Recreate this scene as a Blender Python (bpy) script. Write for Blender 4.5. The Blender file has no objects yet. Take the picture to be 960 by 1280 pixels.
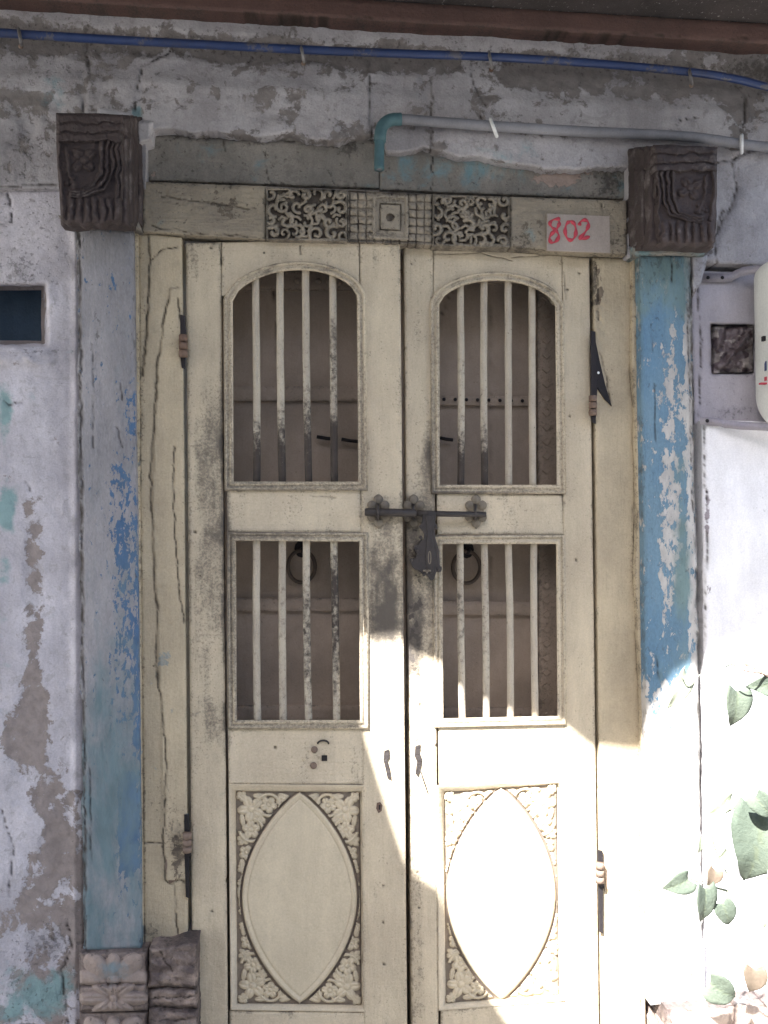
import bpy, bmesh, math, random
import numpy as np
from mathutils import Vector, Matrix
random.seed(7)
S = bpy.context.scene
COL = S.collection
R = math.radians

# ------------------------------------------------------------------ camera, sky, sun, exposure
YAW, PITCH, ROLL, F = R(5.77), R(1.64), R(-0.19), 1000.0      # focal length in pixels of the 960x1280 photograph
CAM = np.array([0.0, -2.0, 1.5])
def axes():
    cy, sy, cp, sp, cr, sr = math.cos(YAW), math.sin(YAW), math.cos(PITCH), math.sin(PITCH), math.cos(ROLL), math.sin(ROLL)
    f = np.array([sy*cp, cy*cp, sp]); r = np.array([cy, -sy, 0.0]); u = np.cross(r, f)
    return r*cr+u*sr, -r*sr+u*cr, f
AR, AU, AF = axes()
cam = bpy.data.objects.new('camera', bpy.data.cameras.new('camera')); COL.objects.link(cam)
m = Matrix(((AR[0], AU[0], -AF[0], CAM[0]), (AR[1], AU[1], -AF[1], CAM[1]), (AR[2], AU[2], -AF[2], CAM[2]), (0, 0, 0, 1)))
cam.matrix_world = m
cam.data.sensor_fit = 'VERTICAL'; cam.data.sensor_height = 24.0; cam.data.lens = 24.0*F/1280.0
cam.data.clip_start = 0.05; cam.data.clip_end = 3000
S.camera = cam

SUN_EL, SUN_AZ = 47.0, 38.0                                     # azimuth: degrees to the left of the wall's normal
SUNV = np.array([-math.sin(R(SUN_AZ))*math.cos(R(SUN_EL)), -math.cos(R(SUN_AZ))*math.cos(R(SUN_EL)), math.sin(R(SUN_EL))])
wd = bpy.data.worlds.new('World'); S.world = wd; wd.use_nodes = True
nt = wd.node_tree
bg = nt.nodes['Background']
sky = nt.nodes.new('ShaderNodeTexSky'); sky.sky_type = 'NISHITA'; sky.sun_disc = False
sky.sun_elevation = R(SUN_EL); sky.sun_rotation = R(180+SUN_AZ); sky.dust_density = 2.0; sky.air_density = 1.0
nt.links.new(sky.outputs[0], bg.inputs[0]); bg.inputs[1].default_value = 0.088
sl = bpy.data.lights.new('sun', 'SUN'); sl.energy = 5.0; sl.angle = R(0.5); sl.color = (1.0, 0.975, 0.94)
so = bpy.data.objects.new('sun', sl); COL.objects.link(so)
so.rotation_euler = Vector(SUNV).to_track_quat('Z', 'Y').to_euler()
S.view_settings.view_transform = 'Standard'; S.view_settings.look = 'None'; S.view_settings.exposure = 2.75
S.view_settings.gamma = 1.0
S.cycles.max_bounces = 8; S.cycles.diffuse_bounces = 5
S.cycles.use_denoising = True

def W(px, py, d=0.0):
    """point of the photograph's pixel (px, py) on the upright plane that stands d metres proud of the wall face"""
    px = np.asarray(px, float); py = np.asarray(py, float); d = np.asarray(d, float)
    v = AF*F + AR*(px[..., None]-480) - AU*(py[..., None]-640)
    t = (-d - CAM[1])/v[..., 1]
    return CAM + v*t[..., None]
def P(px, py, d=0.0): return Vector(W(px, py, d))

# ------------------------------------------------------------------ noise and drawing helpers
def _h(ix, iy, s):
    n = (ix.astype(np.int64)*374761393 + iy.astype(np.int64)*668265263 + s*1442695041) & 0xffffffff
    n = ((n ^ (n >> 13))*1274126177) & 0xffffffff
    return ((n ^ (n >> 16)) & 0xffff)/65535.0
def vn(x, y, s=0):
    ix, iy = np.floor(x), np.floor(y); fx, fy = x-ix, y-iy
    fx = fx*fx*(3-2*fx); fy = fy*fy*(3-2*fy)
    a, b, c, d = _h(ix, iy, s), _h(ix+1, iy, s), _h(ix, iy+1, s), _h(ix+1, iy+1, s)
    return (a*(1-fx)+b*fx)*(1-fy)+(c*(1-fx)+d*fx)*fy
def fbm(x, y, s=0, o=4):
    v = 0; a = .5; t = 0
    for i in range(o):
        v = v+a*vn(x, y, s+i*17); t += a; a *= .5; x = x*2.03+11.3; y = y*2.03+5.7
    return v/t
def sst(a, b, x):
    t = np.clip((x-a)/(b-a), 0, 1); return t*t*(3-2*t)
def blob(X, Y, cx, cy, rx, ry, p=2):
    return np.exp(-(np.abs((X-cx)/rx)**p+np.abs((Y-cy)/ry)**p))
def box(X, Y, x0, y0, x1, y1, s=6):
    return sst(x0-s, x0+s, X)*(1-sst(x1-s, x1+s, X))*sst(y0-s, y0+s, Y)*(1-sst(y1-s, y1+s, Y))
def dline(X, Y, pts):
    D = np.full(X.shape, 1e9)
    for (ax, ay), (bx, by) in zip(pts[:-1], pts[1:]):
        dx, dy = bx-ax, by-ay; L = dx*dx+dy*dy+1e-9
        t = np.clip(((X-ax)*dx+(Y-ay)*dy)/L, 0, 1)
        D = np.minimum(D, np.hypot(X-ax-t*dx, Y-ay-t*dy))
    return D
def cracks(X, Y, lines, wob=2.5, seed=3):
    """1 inside a crack, 0 outside; each line is (width, points)"""
    XX = X+wob*(fbm(X/11, Y/11, seed, 4)-.5)*2.6; YY = Y+wob*(fbm(X/11, Y/11, seed+50, 4)-.5)*2.6
    k = np.zeros(X.shape)
    for w, pts in lines:
        ww = np.maximum(w*(.15+.50*vn(X/13, Y/13, seed+9)), .75)
        st = .45+.55*sst(.15, .5, vn(X/9, Y/16, seed+19))
        k = np.maximum(k, np.exp(-(dline(XX, YY, pts)/ww)**2)*st*min(1, w/1.7))
    return k

# ------------------------------------------------------------------ objects
def link(o, parent=None):
    COL.objects.link(o)
    if parent is not None:
        o.parent = parent
        w = parent.matrix_world if parent.parent is None else parent['_w']
    return o
_LOC = {}
def empty(name, loc, label, cat, group=None):
    o = bpy.data.objects.new(name, None); o.empty_display_size = .05; COL.objects.link(o); o.location = loc
    _LOC[o] = Vector(loc)
    tag(o, label, cat, group); return o
def tag(o, label=None, cat=None, group=None, kind=None):
    if label: o['label'] = label
    if cat: o['category'] = cat
    if group: o['group'] = group
    if kind: o['kind'] = kind
    return o
def put(name, me, mat, parent=None):
    """link a mesh written in world coordinates, its origin moved to the middle of its base"""
    o = bpy.data.objects.new(name, me)
    if mat: me.materials.append(mat)
    COL.objects.link(o)
    n = len(me.vertices); co = np.empty(n*3); me.vertices.foreach_get('co', co); co = co.reshape(-1, 3)
    lo, hi = co.min(0), co.max(0)
    org = Vector(((lo[0]+hi[0])/2, (lo[1]+hi[1])/2, lo[2]))
    if 'm' not in me.attributes:
        me.color_attributes.new('m', 'FLOAT_COLOR', 'POINT').data.foreach_set('color', np.zeros(n*4))
    uvw = me.attributes.new('wpos', 'FLOAT_VECTOR', 'POINT'); uvw.data.foreach_set('vector', co.ravel())
    co = co-np.array(org); me.vertices.foreach_set('co', co.ravel()); me.update()
    _LOC[o] = org
    if parent is not None:
        o.parent = parent; o.location = org-_LOC[parent]
    else: o.location = org
    return o

def mesh_np(name, V, Q, T=None, M=None, smooth=True):
    me = bpy.data.meshes.new(name)
    nq = len(Q); nt_ = 0 if T is None else len(T)
    me.vertices.add(len(V)); me.vertices.foreach_set('co', np.asarray(V, float).ravel())
    me.loops.add(nq*4+nt_*3)
    li = np.asarray(Q, int).ravel()
    if nt_: li = np.concatenate([li, np.asarray(T, int).ravel()])
    me.loops.foreach_set('vertex_index', li)
    me.polygons.add(nq+nt_)
    st = np.arange(nq)*4
    if nt_: st = np.concatenate([st, nq*4+np.arange(nt_)*3])
    me.polygons.foreach_set('loop_start', st)
    me.update(calc_edges=True); me.validate()
    if smooth: me.polygons.foreach_set('use_smooth', np.ones(len(me.polygons), bool))
    if M is not None:
        a = me.color_attributes.new('m', 'FLOAT_COLOR', 'POINT'); a.data.foreach_set('color', np.asarray(M, float).ravel())
    return me

def slab(name, C, mat, d=0.0, thick=.05, parent=None, res=3.0, h=None, mk=None, bev=(3, .003), wob=0.0, top=None, bottom=None,
         left=None, right=None, hole=None, bs='a', wear=.3, rough=.0008, seed=1, smooth=True):
    """a board or plaster field: front face a fine relief, four sides and a back. C: corners TL TR BR BL as (px, py[, d])"""
    c = [(p[0], p[1], p[2] if len(p) > 2 else d) for p in C]
    wpx = max(abs(c[1][0]-c[0][0]), abs(c[2][0]-c[3][0])); hpx = max(abs(c[3][1]-c[0][1]), abs(c[2][1]-c[1][1]))
    nu = max(3, int(wpx/res)+1); nv = max(3, int(hpx/res)+1)
    u, v = np.meshgrid(np.linspace(0, 1, nu), np.linspace(0, 1, nv))
    def bil(i): return (c[0][i]*(1-u)+c[1][i]*u)*(1-v)+(c[3][i]*(1-u)+c[2][i]*u)*v
    X, Y, Dd = bil(0), bil(1), bil(2)
    if left is not None or right is not None:
        x0 = left(Y) if left is not None else c[0][0]*(1-v)+c[3][0]*v
        x1 = right(Y) if right is not None else c[1][0]*(1-v)+c[2][0]*v
        X = x0*(1-u)+x1*u
    if top is not None or bottom is not None:
        y0 = top(X) if top is not None else c[0][1]*(1-u)+c[1][1]*u
        y1 = bottom(X) if bottom is not None else c[3][1]*(1-u)+c[2][1]*u
        Y = y0*(1-v)+y1*v
    if wob:
        X = X+wob*(fbm(X/30+seed, Y/30, seed, 4)-.5)*2; Y = Y+wob*(fbm(X/30, Y/30+seed, seed+5, 4)-.5)*2
    H = np.zeros(X.shape)
    e = np.minimum(np.minimum(u, 1-u)*wpx, np.minimum(v, 1-v)*hpx)
    if bs == 'tb': e = np.minimum(v, 1-v)*hpx
    if bs == 'b': e = (1-v)*hpx
    if bev: H -= bev[1]*(1-sst(0, bev[0], e))**1.5
    M = np.zeros(X.shape+(4,))
    if mk is not None:
        r = mk(X, Y)
        for i, k in enumerate('ABDK'):
            if k in r: M[..., i] = np.clip(r[k], 0, 2)
        if 'K' in r: H -= .005*r['K']
        if 'H' in r: H += r['H']
    M[..., 2] += wear*np.exp(-(e/3.2)**2)*(.3+1.2*vn(X/7, Y/7, seed+77))
    M[..., 0] += wear*.55*np.exp(-(e/2.0)**2)*vn(X/6, Y/9, seed+78)
    if h is not None: H += h(X, Y)
    H += rough*(fbm(X/8, Y/8, seed+31, 4)-.5)*2
    V = W(X, Y, Dd+H).reshape(-1, 3)
    idx = np.arange(nu*nv).reshape(nv, nu)
    Q = np.stack([idx[:-1, :-1], idx[1:, :-1], idx[1:, 1:], idx[:-1, 1:]], -1)
    if hole is not None:
        xc = (X[:-1, :-1]+X[1:, 1:])/2; yc = (Y[:-1, :-1]+Y[1:, 1:])/2
        Q = Q[~hole(xc, yc)]
    Q = Q.reshape(-1, 4)
    ring = np.concatenate([idx[0, :], idx[1:, -1], idx[-1, :-1][::-1], idx[1:-1, 0][::-1]])
    nb = len(ring); VB = V[ring].copy(); VB[:, 1] = -(Dd.reshape(-1)[ring])+thick
    r2 = np.arange(nb)+len(V); nx = np.roll(np.arange(nb), -1)
    QS = np.stack([ring, ring[nx], r2[nx], r2], -1)
    # the sides keep their own vertices so that the arris stays crisp
    VS = np.concatenate([V[ring], VB]); o2 = len(V)
    QS = np.stack([np.arange(nb)+o2, nx+o2, nx+o2+nb, np.arange(nb)+o2+nb], -1)
    Vall = np.concatenate([V, VS]); Mf = M.reshape(-1, 4); Mall = np.concatenate([Mf, Mf[ring], Mf[ring]])
    me = mesh_np(name, Vall, np.concatenate([Q, QS]), None, Mall, smooth)
    return put(name, me, mat, parent)

def tube(name, pts, r, mat, parent=None, n=12, mk=None, cap=True, build=True):
    pts = [np.asarray(p, float) for p in pts]; N = len(pts)
    rr = r if hasattr(r, '__len__') else [r]*N
    V = []; 
    up = np.array([0.31, 0.2, .93]); prev = None
    for i in range(N):
        t = pts[min(i+1, N-1)]-pts[max(i-1, 0)]; t = t/(np.linalg.norm(t)+1e-12)
        if prev is None: a = np.cross(t, up); a /= np.linalg.norm(a)
        else: a = prev-t*np.dot(prev, t); a /= np.linalg.norm(a)
        prev = a; b = np.cross(t, a)
        for k in range(n):
            an = 2*math.pi*k/n; V.append(pts[i]+rr[i]*(a*math.cos(an)+b*math.sin(an)))
    V = np.array(V); Q = []
    for i in range(N-1):
        for k in range(n):
            Q.append([i*n+k, i*n+(k+1) % n, (i+1)*n+(k+1) % n, (i+1)*n+k])
    T = []
    if cap:
        V = np.concatenate([V, [pts[0]], [pts[-1]]]); a, b = len(V)-2, len(V)-1
        for k in range(n): T.append([a, (k+1) % n, k]); T.append([b, (N-1)*n+k, (N-1)*n+(k+1) % n])
    M = np.zeros((len(V), 4))
    if mk is not None:
        for i in range(N): M[i*n:(i+1)*n] = mk(i/(N-1))
    if not build: return V, Q, T
    return put(name, mesh_np(name, V, Q, T, M), mat, parent)

def curve3(pts, n=8):
    """Catmull-Rom through the points"""
    pts = [np.asarray(p, float) for p in pts]; q = [2*pts[0]-pts[1]]+pts+[2*pts[-1]-pts[-2]]; out = []
    for i in range(1, len(q)-2):
        for k in range(n):
            t = k/n; out.append(.5*((2*q[i])+(-q[i-1]+q[i+1])*t+(2*q[i-1]-5*q[i]+4*q[i+1]-q[i+2])*t*t+(-q[i-1]+3*q[i]-3*q[i+1]+q[i+2])*t**3))
    out.append(pts[-1]); return out

def plate(name, pts, d, thick, mat, parent=None, bevel=.0012, world=False):
    """a flat piece cut to an outline of pixels, with real thickness and a rounded arris"""
    bm = bmesh.new()
    vs = [bm.verts.new(W(x, y, d)) for x, y in pts]
    f = bm.faces.new(vs); bm.normal_update()
    if f.normal.y > 0: f.normal_flip()
    r = bmesh.ops.extrude_face_region(bm, geom=[f])
    top = [g for g in r['geom'] if isinstance(g, bmesh.types.BMVert)]
    for g in top: g.co.y -= thick
    bm.normal_update()
    if bevel:
        ed = [e for e in bm.edges if all(v in top for v in e.verts)]
        bmesh.ops.bevel(bm, geom=ed, offset=bevel, segments=2, affect='EDGES', profile=.5)
    bmesh.ops.triangulate(bm, faces=[f for f in bm.faces if len(f.verts) > 4])
    bmesh.ops.recalc_face_normals(bm, faces=bm.faces)
    me = bpy.data.meshes.new(name); bm.to_mesh(me); bm.free()
    return put(name, me, mat, parent)
def boxpx(name, x0, y0, x1, y1, d, thick, mat, parent=None, bevel=.0015):
    return plate(name, [(x0, y0), (x1, y0), (x1, y1), (x0, y1)], d-thick, thick, mat, parent, bevel)
def dome(name, px, py, d, r, mat, parent=None, squash=.6, n=12):
    bm = bmesh.new(); bmesh.ops.create_uvsphere(bm, u_segments=n, v_segments=8, radius=r)
    c = P(px, py, d)
    for v in bm.verts: v.co.y *= squash; v.co += c
    for f in bm.faces: f.smooth = True
    me = bpy.data.meshes.new(name); bm.to_mesh(me); bm.free()
    return put(name, me, mat, parent)
def moulding(name, pts, prof, d, mat, parent=None, closed=False, mk=None):
    """sweep a profile [(outward px, proud m)] along a pixel path; d may be a function of px"""
    p = np.array(pts, float); N = len(p); V = []; Mx = []
    for i in range(N):
        a = p[(i-1) % N] if closed or i > 0 else p[i]; b = p[(i+1) % N] if closed or i < N-1 else p[i]
        t1 = (p[i]-a); t2 = (b-p[i])
        l1, l2 = np.linalg.norm(t1), np.linalg.norm(t2)
        n1 = np.array([t1[1], -t1[0]])/l1 if l1 > 0 else None; n2 = np.array([t2[1], -t2[0]])/l2 if l2 > 0 else None
        if n1 is None: nn = n2
        elif n2 is None: nn = n1
        else:
            nn = n1+n2; nn = nn/np.dot(nn, nn)*2
        for off, hh in prof:
            q = p[i]+nn*off; dd = d(q[0]) if callable(d) else d
            V.append(W(q[0], q[1], dd+hh)); Mx.append((0, 0, 0, 0) if mk is None else mk(q[0], q[1]))
    m_ = len(prof); Q = []
    for i in range(N if closed else N-1):
        j = (i+1) % N
        for k in range(m_-1): Q.append([i*m_+k, i*m_+k+1, j*m_+k+1, j*m_+k])
    me = mesh_np(name, np.array(V), Q, None, np.array(Mx, float), False)
    bm = bmesh.new(); bm.from_mesh(me); bmesh.ops.recalc_face_normals(bm, faces=bm.faces); bm.to_mesh(me); bm.free()
    return put(name, me, mat, parent)

# ------------------------------------------------------------------ materials
def mat_paint(name, base, base2, A=None, B=None, dirt=(.05, .043, .038), crack=(.035, .026, .02), rough=.75, sc=(1, 1, 1),
              ampA=1.0, sA=26, ampB=1.0, sB=18, spk=.35, spk_s=150, bump=.35, grain=0.0, low=5.0, spec=.3, wA=.03, wB=.05, grime=.25, metal=0.0, patina=.8, flake=0.0, flakecol=(.3, .28, .275)):
    mt = bpy.data.materials.new(name); mt.use_nodes = True; t = mt.node_tree; N, L = t.nodes, t.links
    b = N['Principled BSDF']; b.inputs['Roughness'].default_value = rough; b.inputs['Specular IOR Level'].default_value = spec
    b.inputs['Metallic'].default_value = metal
    at = N.new('ShaderNodeAttribute'); at.attribute_name = 'm'; se = N.new('ShaderNodeSeparateColor'); L.new(at.outputs['Color'], se.inputs[0])
    wp = N.new('ShaderNodeAttribute'); wp.attribute_name = 'wpos'
    mp = N.new('ShaderNodeMapping'); mp.inputs['Scale'].default_value = sc; L.new(wp.outputs['Vector'], mp.inputs[0])
    def noise(s, det=6, ro=.6, vec=None, dist=0.0):
        n = N.new('ShaderNodeTexNoise'); n.inputs['Scale'].default_value = s; n.inputs['Detail'].default_value = det; n.inputs['Roughness'].default_value = ro
        n.inputs['Distortion'].default_value = dist
        L.new((vec or mp).outputs[0], n.inputs['Vector']); return n.outputs['Fac']
    def ma(op, a, c, cl=False):
        n = N.new('ShaderNodeMath'); n.operation = op; n.use_clamp = cl
        for i, q in enumerate((a, c)):
            if hasattr(q, 'links') or hasattr(q, 'node'): L.new(q, n.inputs[i])
            else: n.inputs[i].default_value = q
        return n.outputs[0]
    def ss(x, lo, hi):
        n = N.new('ShaderNodeMapRange'); n.interpolation_type = 'SMOOTHSTEP'; n.inputs[1].default_value = lo; n.inputs[2].default_value = hi
        L.new(x, n.inputs[0]); return n.outputs[0]
    def mix(f, c1, c2):
        n = N.new('ShaderNodeMix'); n.data_type = 'RGBA'
        if hasattr(f, 'node'): L.new(f, n.inputs[0])
        else: n.inputs[0].default_value = f
        for s_, q in ((6, c1), (7, c2)):
            if hasattr(q, 'node'): L.new(q, n.inputs[s_])
            else: n.inputs[s_].default_value = (*q, 1)
        return n.outputs[2]
    nl = noise(low, 5, .6); col = mix(ss(nl, .32, .68), base, base2)
    nmid = noise(low*7, 6, .7); col = mix(ma('MULTIPLY', ss(nmid, .5, .8), grime), col, tuple(x*.55 for x in base))
    pm = N.new('ShaderNodeMapping'); pm.inputs['Scale'].default_value = (1, 1, .28); L.new(wp.outputs['Vector'], pm.inputs[0])
    pat = ma('ADD', ma('MULTIPLY', noise(11, 8, .72, pm), .8*patina), ma('MULTIPLY', noise(230, 3, .7), .5*patina))
    vb = N.new('ShaderNodeVectorMath'); vb.operation = 'SCALE'; L.new(col, vb.inputs[0]); L.new(ma('ADD', pat, 1.0-.65*patina), vb.inputs['Scale']); col = vb.outputs[0]
    hgt = ma('MULTIPLY', noise(110, 5, .7), .9)
    hgt = ma('ADD', hgt, ma('MULTIPLY', noise(22, 6, .65), 2.2))
    if flake:
        col = mix(ma('MULTIPLY', ss(noise(34, 9, .78, None, .5), .555, .60), flake), col, flakecol)
        col = mix(ma('MULTIPLY', ss(noise(13, 9, .72, None, .8), .60, .63), flake*.7), col, flakecol)
    if A is not None:
        f = ss(ma('ADD', se.outputs[0], ma('MULTIPLY', ma('SUBTRACT', noise(sA, 9, .70, None, .25), .5), ampA*2)), .5-wA, .5+wA)
        a2 = mix(ss(noise(40, 4, .6), .35, .7), A, tuple(x*.78 for x in A)); col = mix(f, col, a2); hgt = ma('ADD', hgt, ma('MULTIPLY', f, -.7))
    if B is not None:
        f = ss(ma('ADD', se.outputs[1], ma('MULTIPLY', ma('SUBTRACT', noise(sB, 8, .65, None, .4), .5), ampB*2)), .5-wB, .5+wB)
        b2 = mix(ss(noise(30, 4, .6), .35, .7), B, tuple(x*.8 for x in B)); col = mix(f, col, b2); hgt = ma('ADD', hgt, ma('MULTIPLY', f, -.25))
    if grain:
        gm = N.new('ShaderNodeMapping'); gm.inputs['Scale'].default_value = (1, 1, .05) if grain > 0 else (.05, 1, 1); L.new(wp.outputs['Vector'], gm.inputs[0])
        g = noise(170, 5, .65, gm); col = mix(ma('MULTIPLY', ss(g, .52, .78), .35*abs(grain)), col, tuple(x*.45 for x in base)); hgt = ma('ADD', hgt, ma('MULTIPLY', g, 1.1*abs(grain)))
    # specks of lost paint, thicker where the dirt mask is high
    sp = ss(ma('ADD', noise(spk_s, 3, .6), ma('MULTIPLY', se.outputs[2], .36)), .70, .76)
    col = mix(ma('MULTIPLY', sp, spk if spk else 0.0), col, dirt); hgt = ma('ADD', hgt, ma('MULTIPLY', sp, -.5))
    dn = ma('MULTIPLY', ss(ma('ADD', ma('MULTIPLY', se.outputs[2], .9), ma('MULTIPLY', ma('SUBTRACT', noise(55, 7, .75), .5), 1.0)), .25, 1.0), .85)
    col = mix(dn, col, dirt)
    col = mix(ma('MULTIPLY', at.outputs['Alpha'], .92, True), col, crack)
    L.new(col, b.inputs['Base Color'])
    bp = N.new('ShaderNodeBump'); bp.inputs['Strength'].default_value = bump; bp.inputs['Distance'].default_value = .004
    L.new(hgt, bp.inputs['Height']); L.new(bp.outputs[0], b.inputs['Normal'])
    return mt
CRK = (.04, .03, .022)
M = {}
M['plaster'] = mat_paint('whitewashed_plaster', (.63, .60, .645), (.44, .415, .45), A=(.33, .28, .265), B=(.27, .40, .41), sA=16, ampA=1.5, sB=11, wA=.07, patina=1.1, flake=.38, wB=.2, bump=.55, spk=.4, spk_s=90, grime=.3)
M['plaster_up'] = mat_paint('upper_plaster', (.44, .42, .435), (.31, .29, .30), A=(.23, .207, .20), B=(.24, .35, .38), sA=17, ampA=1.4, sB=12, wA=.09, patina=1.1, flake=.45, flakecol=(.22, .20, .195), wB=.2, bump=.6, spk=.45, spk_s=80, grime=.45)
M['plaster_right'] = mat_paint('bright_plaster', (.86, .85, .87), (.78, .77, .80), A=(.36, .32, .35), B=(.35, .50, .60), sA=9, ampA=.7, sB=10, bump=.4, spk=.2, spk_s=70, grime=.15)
M['edge'] = mat_paint('broken_plaster', (.36, .33, .31), (.24, .21, .2), A=(.5, .49, .52), bump=.8, sA=12)
M['post_l'] = mat_paint('grey_blue_paint', (.34, .325, .34), (.23, .225, .24), A=(.08, .15, .27), B=(.15, .215, .24), sc=(1, 1, .45), sA=85, ampA=1.9, sB=14, wB=.4, ampB=1.0, grain=.45, bump=.55, patina=1.1, spk=.45, spk_s=120)
M['post_r'] = mat_paint('blue_paint', (.105, .20, .30), (.15, .24, .31), A=(.50, .48, .46), B=(.17, .25, .255), sc=(1, 1, .5), sA=48, ampA=2.3, sB=14, wB=.3, ampB=.9, grain=.3, bump=.6, patina=1.1, wA=.05, spk=.3, spk_s=120)
M['cream'] = mat_paint('cream_paint', (.565, .485, .36), (.49, .415, .31), dirt=(.065, .056, .052), A=(.20, .17, .13), B=(.40, .36, .28), sA=40, ampA=.9, grain=.55, bump=.45, patina=.95, spk=.35, spk_s=170, grime=.2)
M['cream_h'] = mat_paint('cream_paint_rail', (.575, .495, .37), (.50, .425, .32), dirt=(.065, .056, .052), A=(.20, .17, .13), B=(.40, .36, .28), sA=40, ampA=.9, grain=-.55, bump=.45, patina=.95, spk=.35, spk_s=170, grime=.2)
M['jamb'] = mat_paint('old_cream_wood', (.51, .43, .305), (.42, .35, .25), A=(.20, .16, .12), B=(.30, .32, .30), sA=30, ampA=.9, grain=.7, bump=.6, spk=.4, spk_s=150, grime=.35)
M['lintel'] = mat_paint('lintel_paint', (.35, .30, .225), (.25, .215, .17), A=(.17, .14, .11), B=(.17, .30, .33), sA=30, ampA=.9, sB=9, wB=.25, grain=-.8, bump=.7, spk=.5, spk_s=110, grime=.5)
M['board'] = mat_paint('lintel_board_paint', (.28, .255, .225), (.20, .185, .165), A=(.42, .32, .27), B=(.17, .28, .31), sA=12, ampA=.9, sB=14, wB=.25, ampB=1.0, patina=1.2, flake=.5, flakecol=(.15, .13, .115), grain=-.4, bump=.7, spk=.5, spk_s=100, grime=.5)
M['carved'] = mat_paint('carved_wood', (.33, .285, .225), (.25, .22, .175), A=(.085, .068, .055), sA=40, ampA=.3, bump=.5, spk=.4, spk_s=150, grime=.4, wA=.3)
M['carved_cream'] = mat_paint('carved_cream_wood', (.58, .50, .37), (.52, .45, .335), A=(.17, .135, .11), sA=60, ampA=.2, wA=.45, bump=.25, spk=.2, spk_s=170, grime=.15)
M['stone'] = mat_paint('dark_carved_stone', (.07, .052, .05), (.045, .034, .034), A=(.20, .175, .17), sA=60, ampA=.5, wA=.25, bump=.6, spk=.4, spk_s=120, grime=.4)
M['plinth'] = mat_paint('weathered_stone', (.43, .34, .29), (.30, .24, .21), A=(.11, .085, .08), B=(.22, .28, .31), sA=25, ampA=.6, wA=.3, sB=20, wB=.3, bump=.8, spk=.5, spk_s=100, grime=.5)
M['beam'] = mat_paint('red_brown_timber', (.13, .075, .064), (.10, .06, .052), grain=-.5, bump=.5, spk=.4, grime=.4)
M['granite'] = mat_paint('speckled_slab', (.06, .05, .05), (.04, .035, .035), A=(.28, .26, .25), sA=110, ampA=1.5, bump=.6, spk=.6)
M['bar'] = mat_paint('bar_paint', (.48, .43, .345), (.38, .33, .27), A=(.06, .048, .042), sA=70, ampA=.7, bump=.5, spk=.6, spk_s=110, wA=.22)
M['iron'] = mat_paint('old_iron', (.045, .038, .037), (.028, .024, .023), A=(.15, .125, .105), sA=50, ampA=1.0, rough=.5, bump=.6, spec=.4, metal=.15)
M['iron_d'] = mat_paint('black_iron', (.03, .025, .028), (.02, .018, .02), rough=.55, bump=.4, metal=.3)
M['rust'] = mat_paint('rusty_hinge', (.12, .07, .05), (.20, .15, .12), A=(.40, .36, .28), sA=50, ampA=.8, rough=.7, bump=.5)
M['rust_glare'] = mat_paint('rust_glare_tone', (.40, .27, .19), (.5, .42, .34), rough=.7, bump=.5)  # lighter rust, sun glare put into the colour of one hinge leaf
M['ring'] = mat_paint('brown_ring_iron', (.11, .085, .07), (.08, .06, .05), rough=.6, bump=.4)
M['inner'] = mat_paint('inner_door_paint', (.40, .32, .26), (.30, .24, .195), grain=.3, bump=.3, spk=.3)
M['bluepipe'] = mat_paint('blue_pipe', (.018, .038, .12), (.025, .045, .13), A=(.10, .10, .13), sA=40, ampA=.4, rough=.4, bump=.15, spk=.2, spec=.5)
M['conduit'] = mat_paint('grey_conduit', (.25, .25, .275), (.18, .18, .20), A=(.07, .14, .16), sA=14, wA=.2, ampA=.4, rough=.5, bump=.2, spk=.3)
M['clip'] = mat_paint('galvanised_clip', (.25, .24, .24), (.16, .15, .15), rough=.45, bump=.3, metal=.4)
M['clip_w'] = mat_paint('white_clip', (.75, .75, .75), (.65, .65, .66), rough=.5, bump=.2)
M['plate'] = mat_paint('number_plate_paint', (.37, .315, .28), (.31, .27, .24), bump=.2, spk=.4, spk_s=130, grime=.3)
M['red'] = mat_paint('red_brush_paint', (.50, .06, .09), (.42, .06, .08), bump=.1, spk=.0, rough=.6)
M['white'] = mat_paint('white_plastic', (.62, .62, .58), (.58, .58, .55), rough=.4, bump=.05, spk=.1, grime=.1)
M['strap'] = mat_paint('steel_strap', (.36, .34, .38), (.28, .26, .30), rough=.5, bump=.4, metal=.3)
M['niche'] = mat_paint('niche_paint', (.045, .07, .10), (.03, .05, .075), A=(.10, .085, .08), sA=20, ampA=.7, bump=.6)
M['hollow'] = mat_paint('hollow_masonry', (.10, .08, .08), (.07, .06, .06), bump=.7)
M['wrap'] = mat_paint('crumpled_brown_wrap', (.14, .105, .11), (.10, .075, .08), A=(.34, .30, .28), sA=14, ampA=.5, rough=.35, bump=.3, spec=.6)
M['leaf'] = mat_paint('leaf_green', (.075, .095, .075), (.11, .13, .10), A=(.12, .10, .06), B=(.10, .12, .085), wB=.2, ampB=.15, sA=30, ampA=.5, rough=.75, bump=.5, spk=.2, spec=.2)
M['leaf_pale'] = mat_paint('pale_leaf', (.22, .25, .18), (.30, .32, .25), rough=.5, bump=.3, spk=.1)
M['stem'] = mat_paint('dry_stem', (.16, .11, .09), (.12, .08, .07), rough=.7, bump=.3)
M['blocker_cloth'] = mat_paint('blocker_jute', (.40, .37, .33), (.34, .31, .28), bump=.5)  # cloth of the added light blocker, never in view
M['ground'] = mat_paint('lane_concrete', (.385, .36, .315), (.32, .30, .26), A=(.28, .25, .21), sA=3, ampA=.6, bump=.6, low=1.5)
M['opp'] = mat_paint('lane_wall_plaster', (.45, .42, .38), (.38, .35, .32), A=(.28, .24, .21), sA=2, ampA=.7, bump=.5, low=1)

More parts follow.
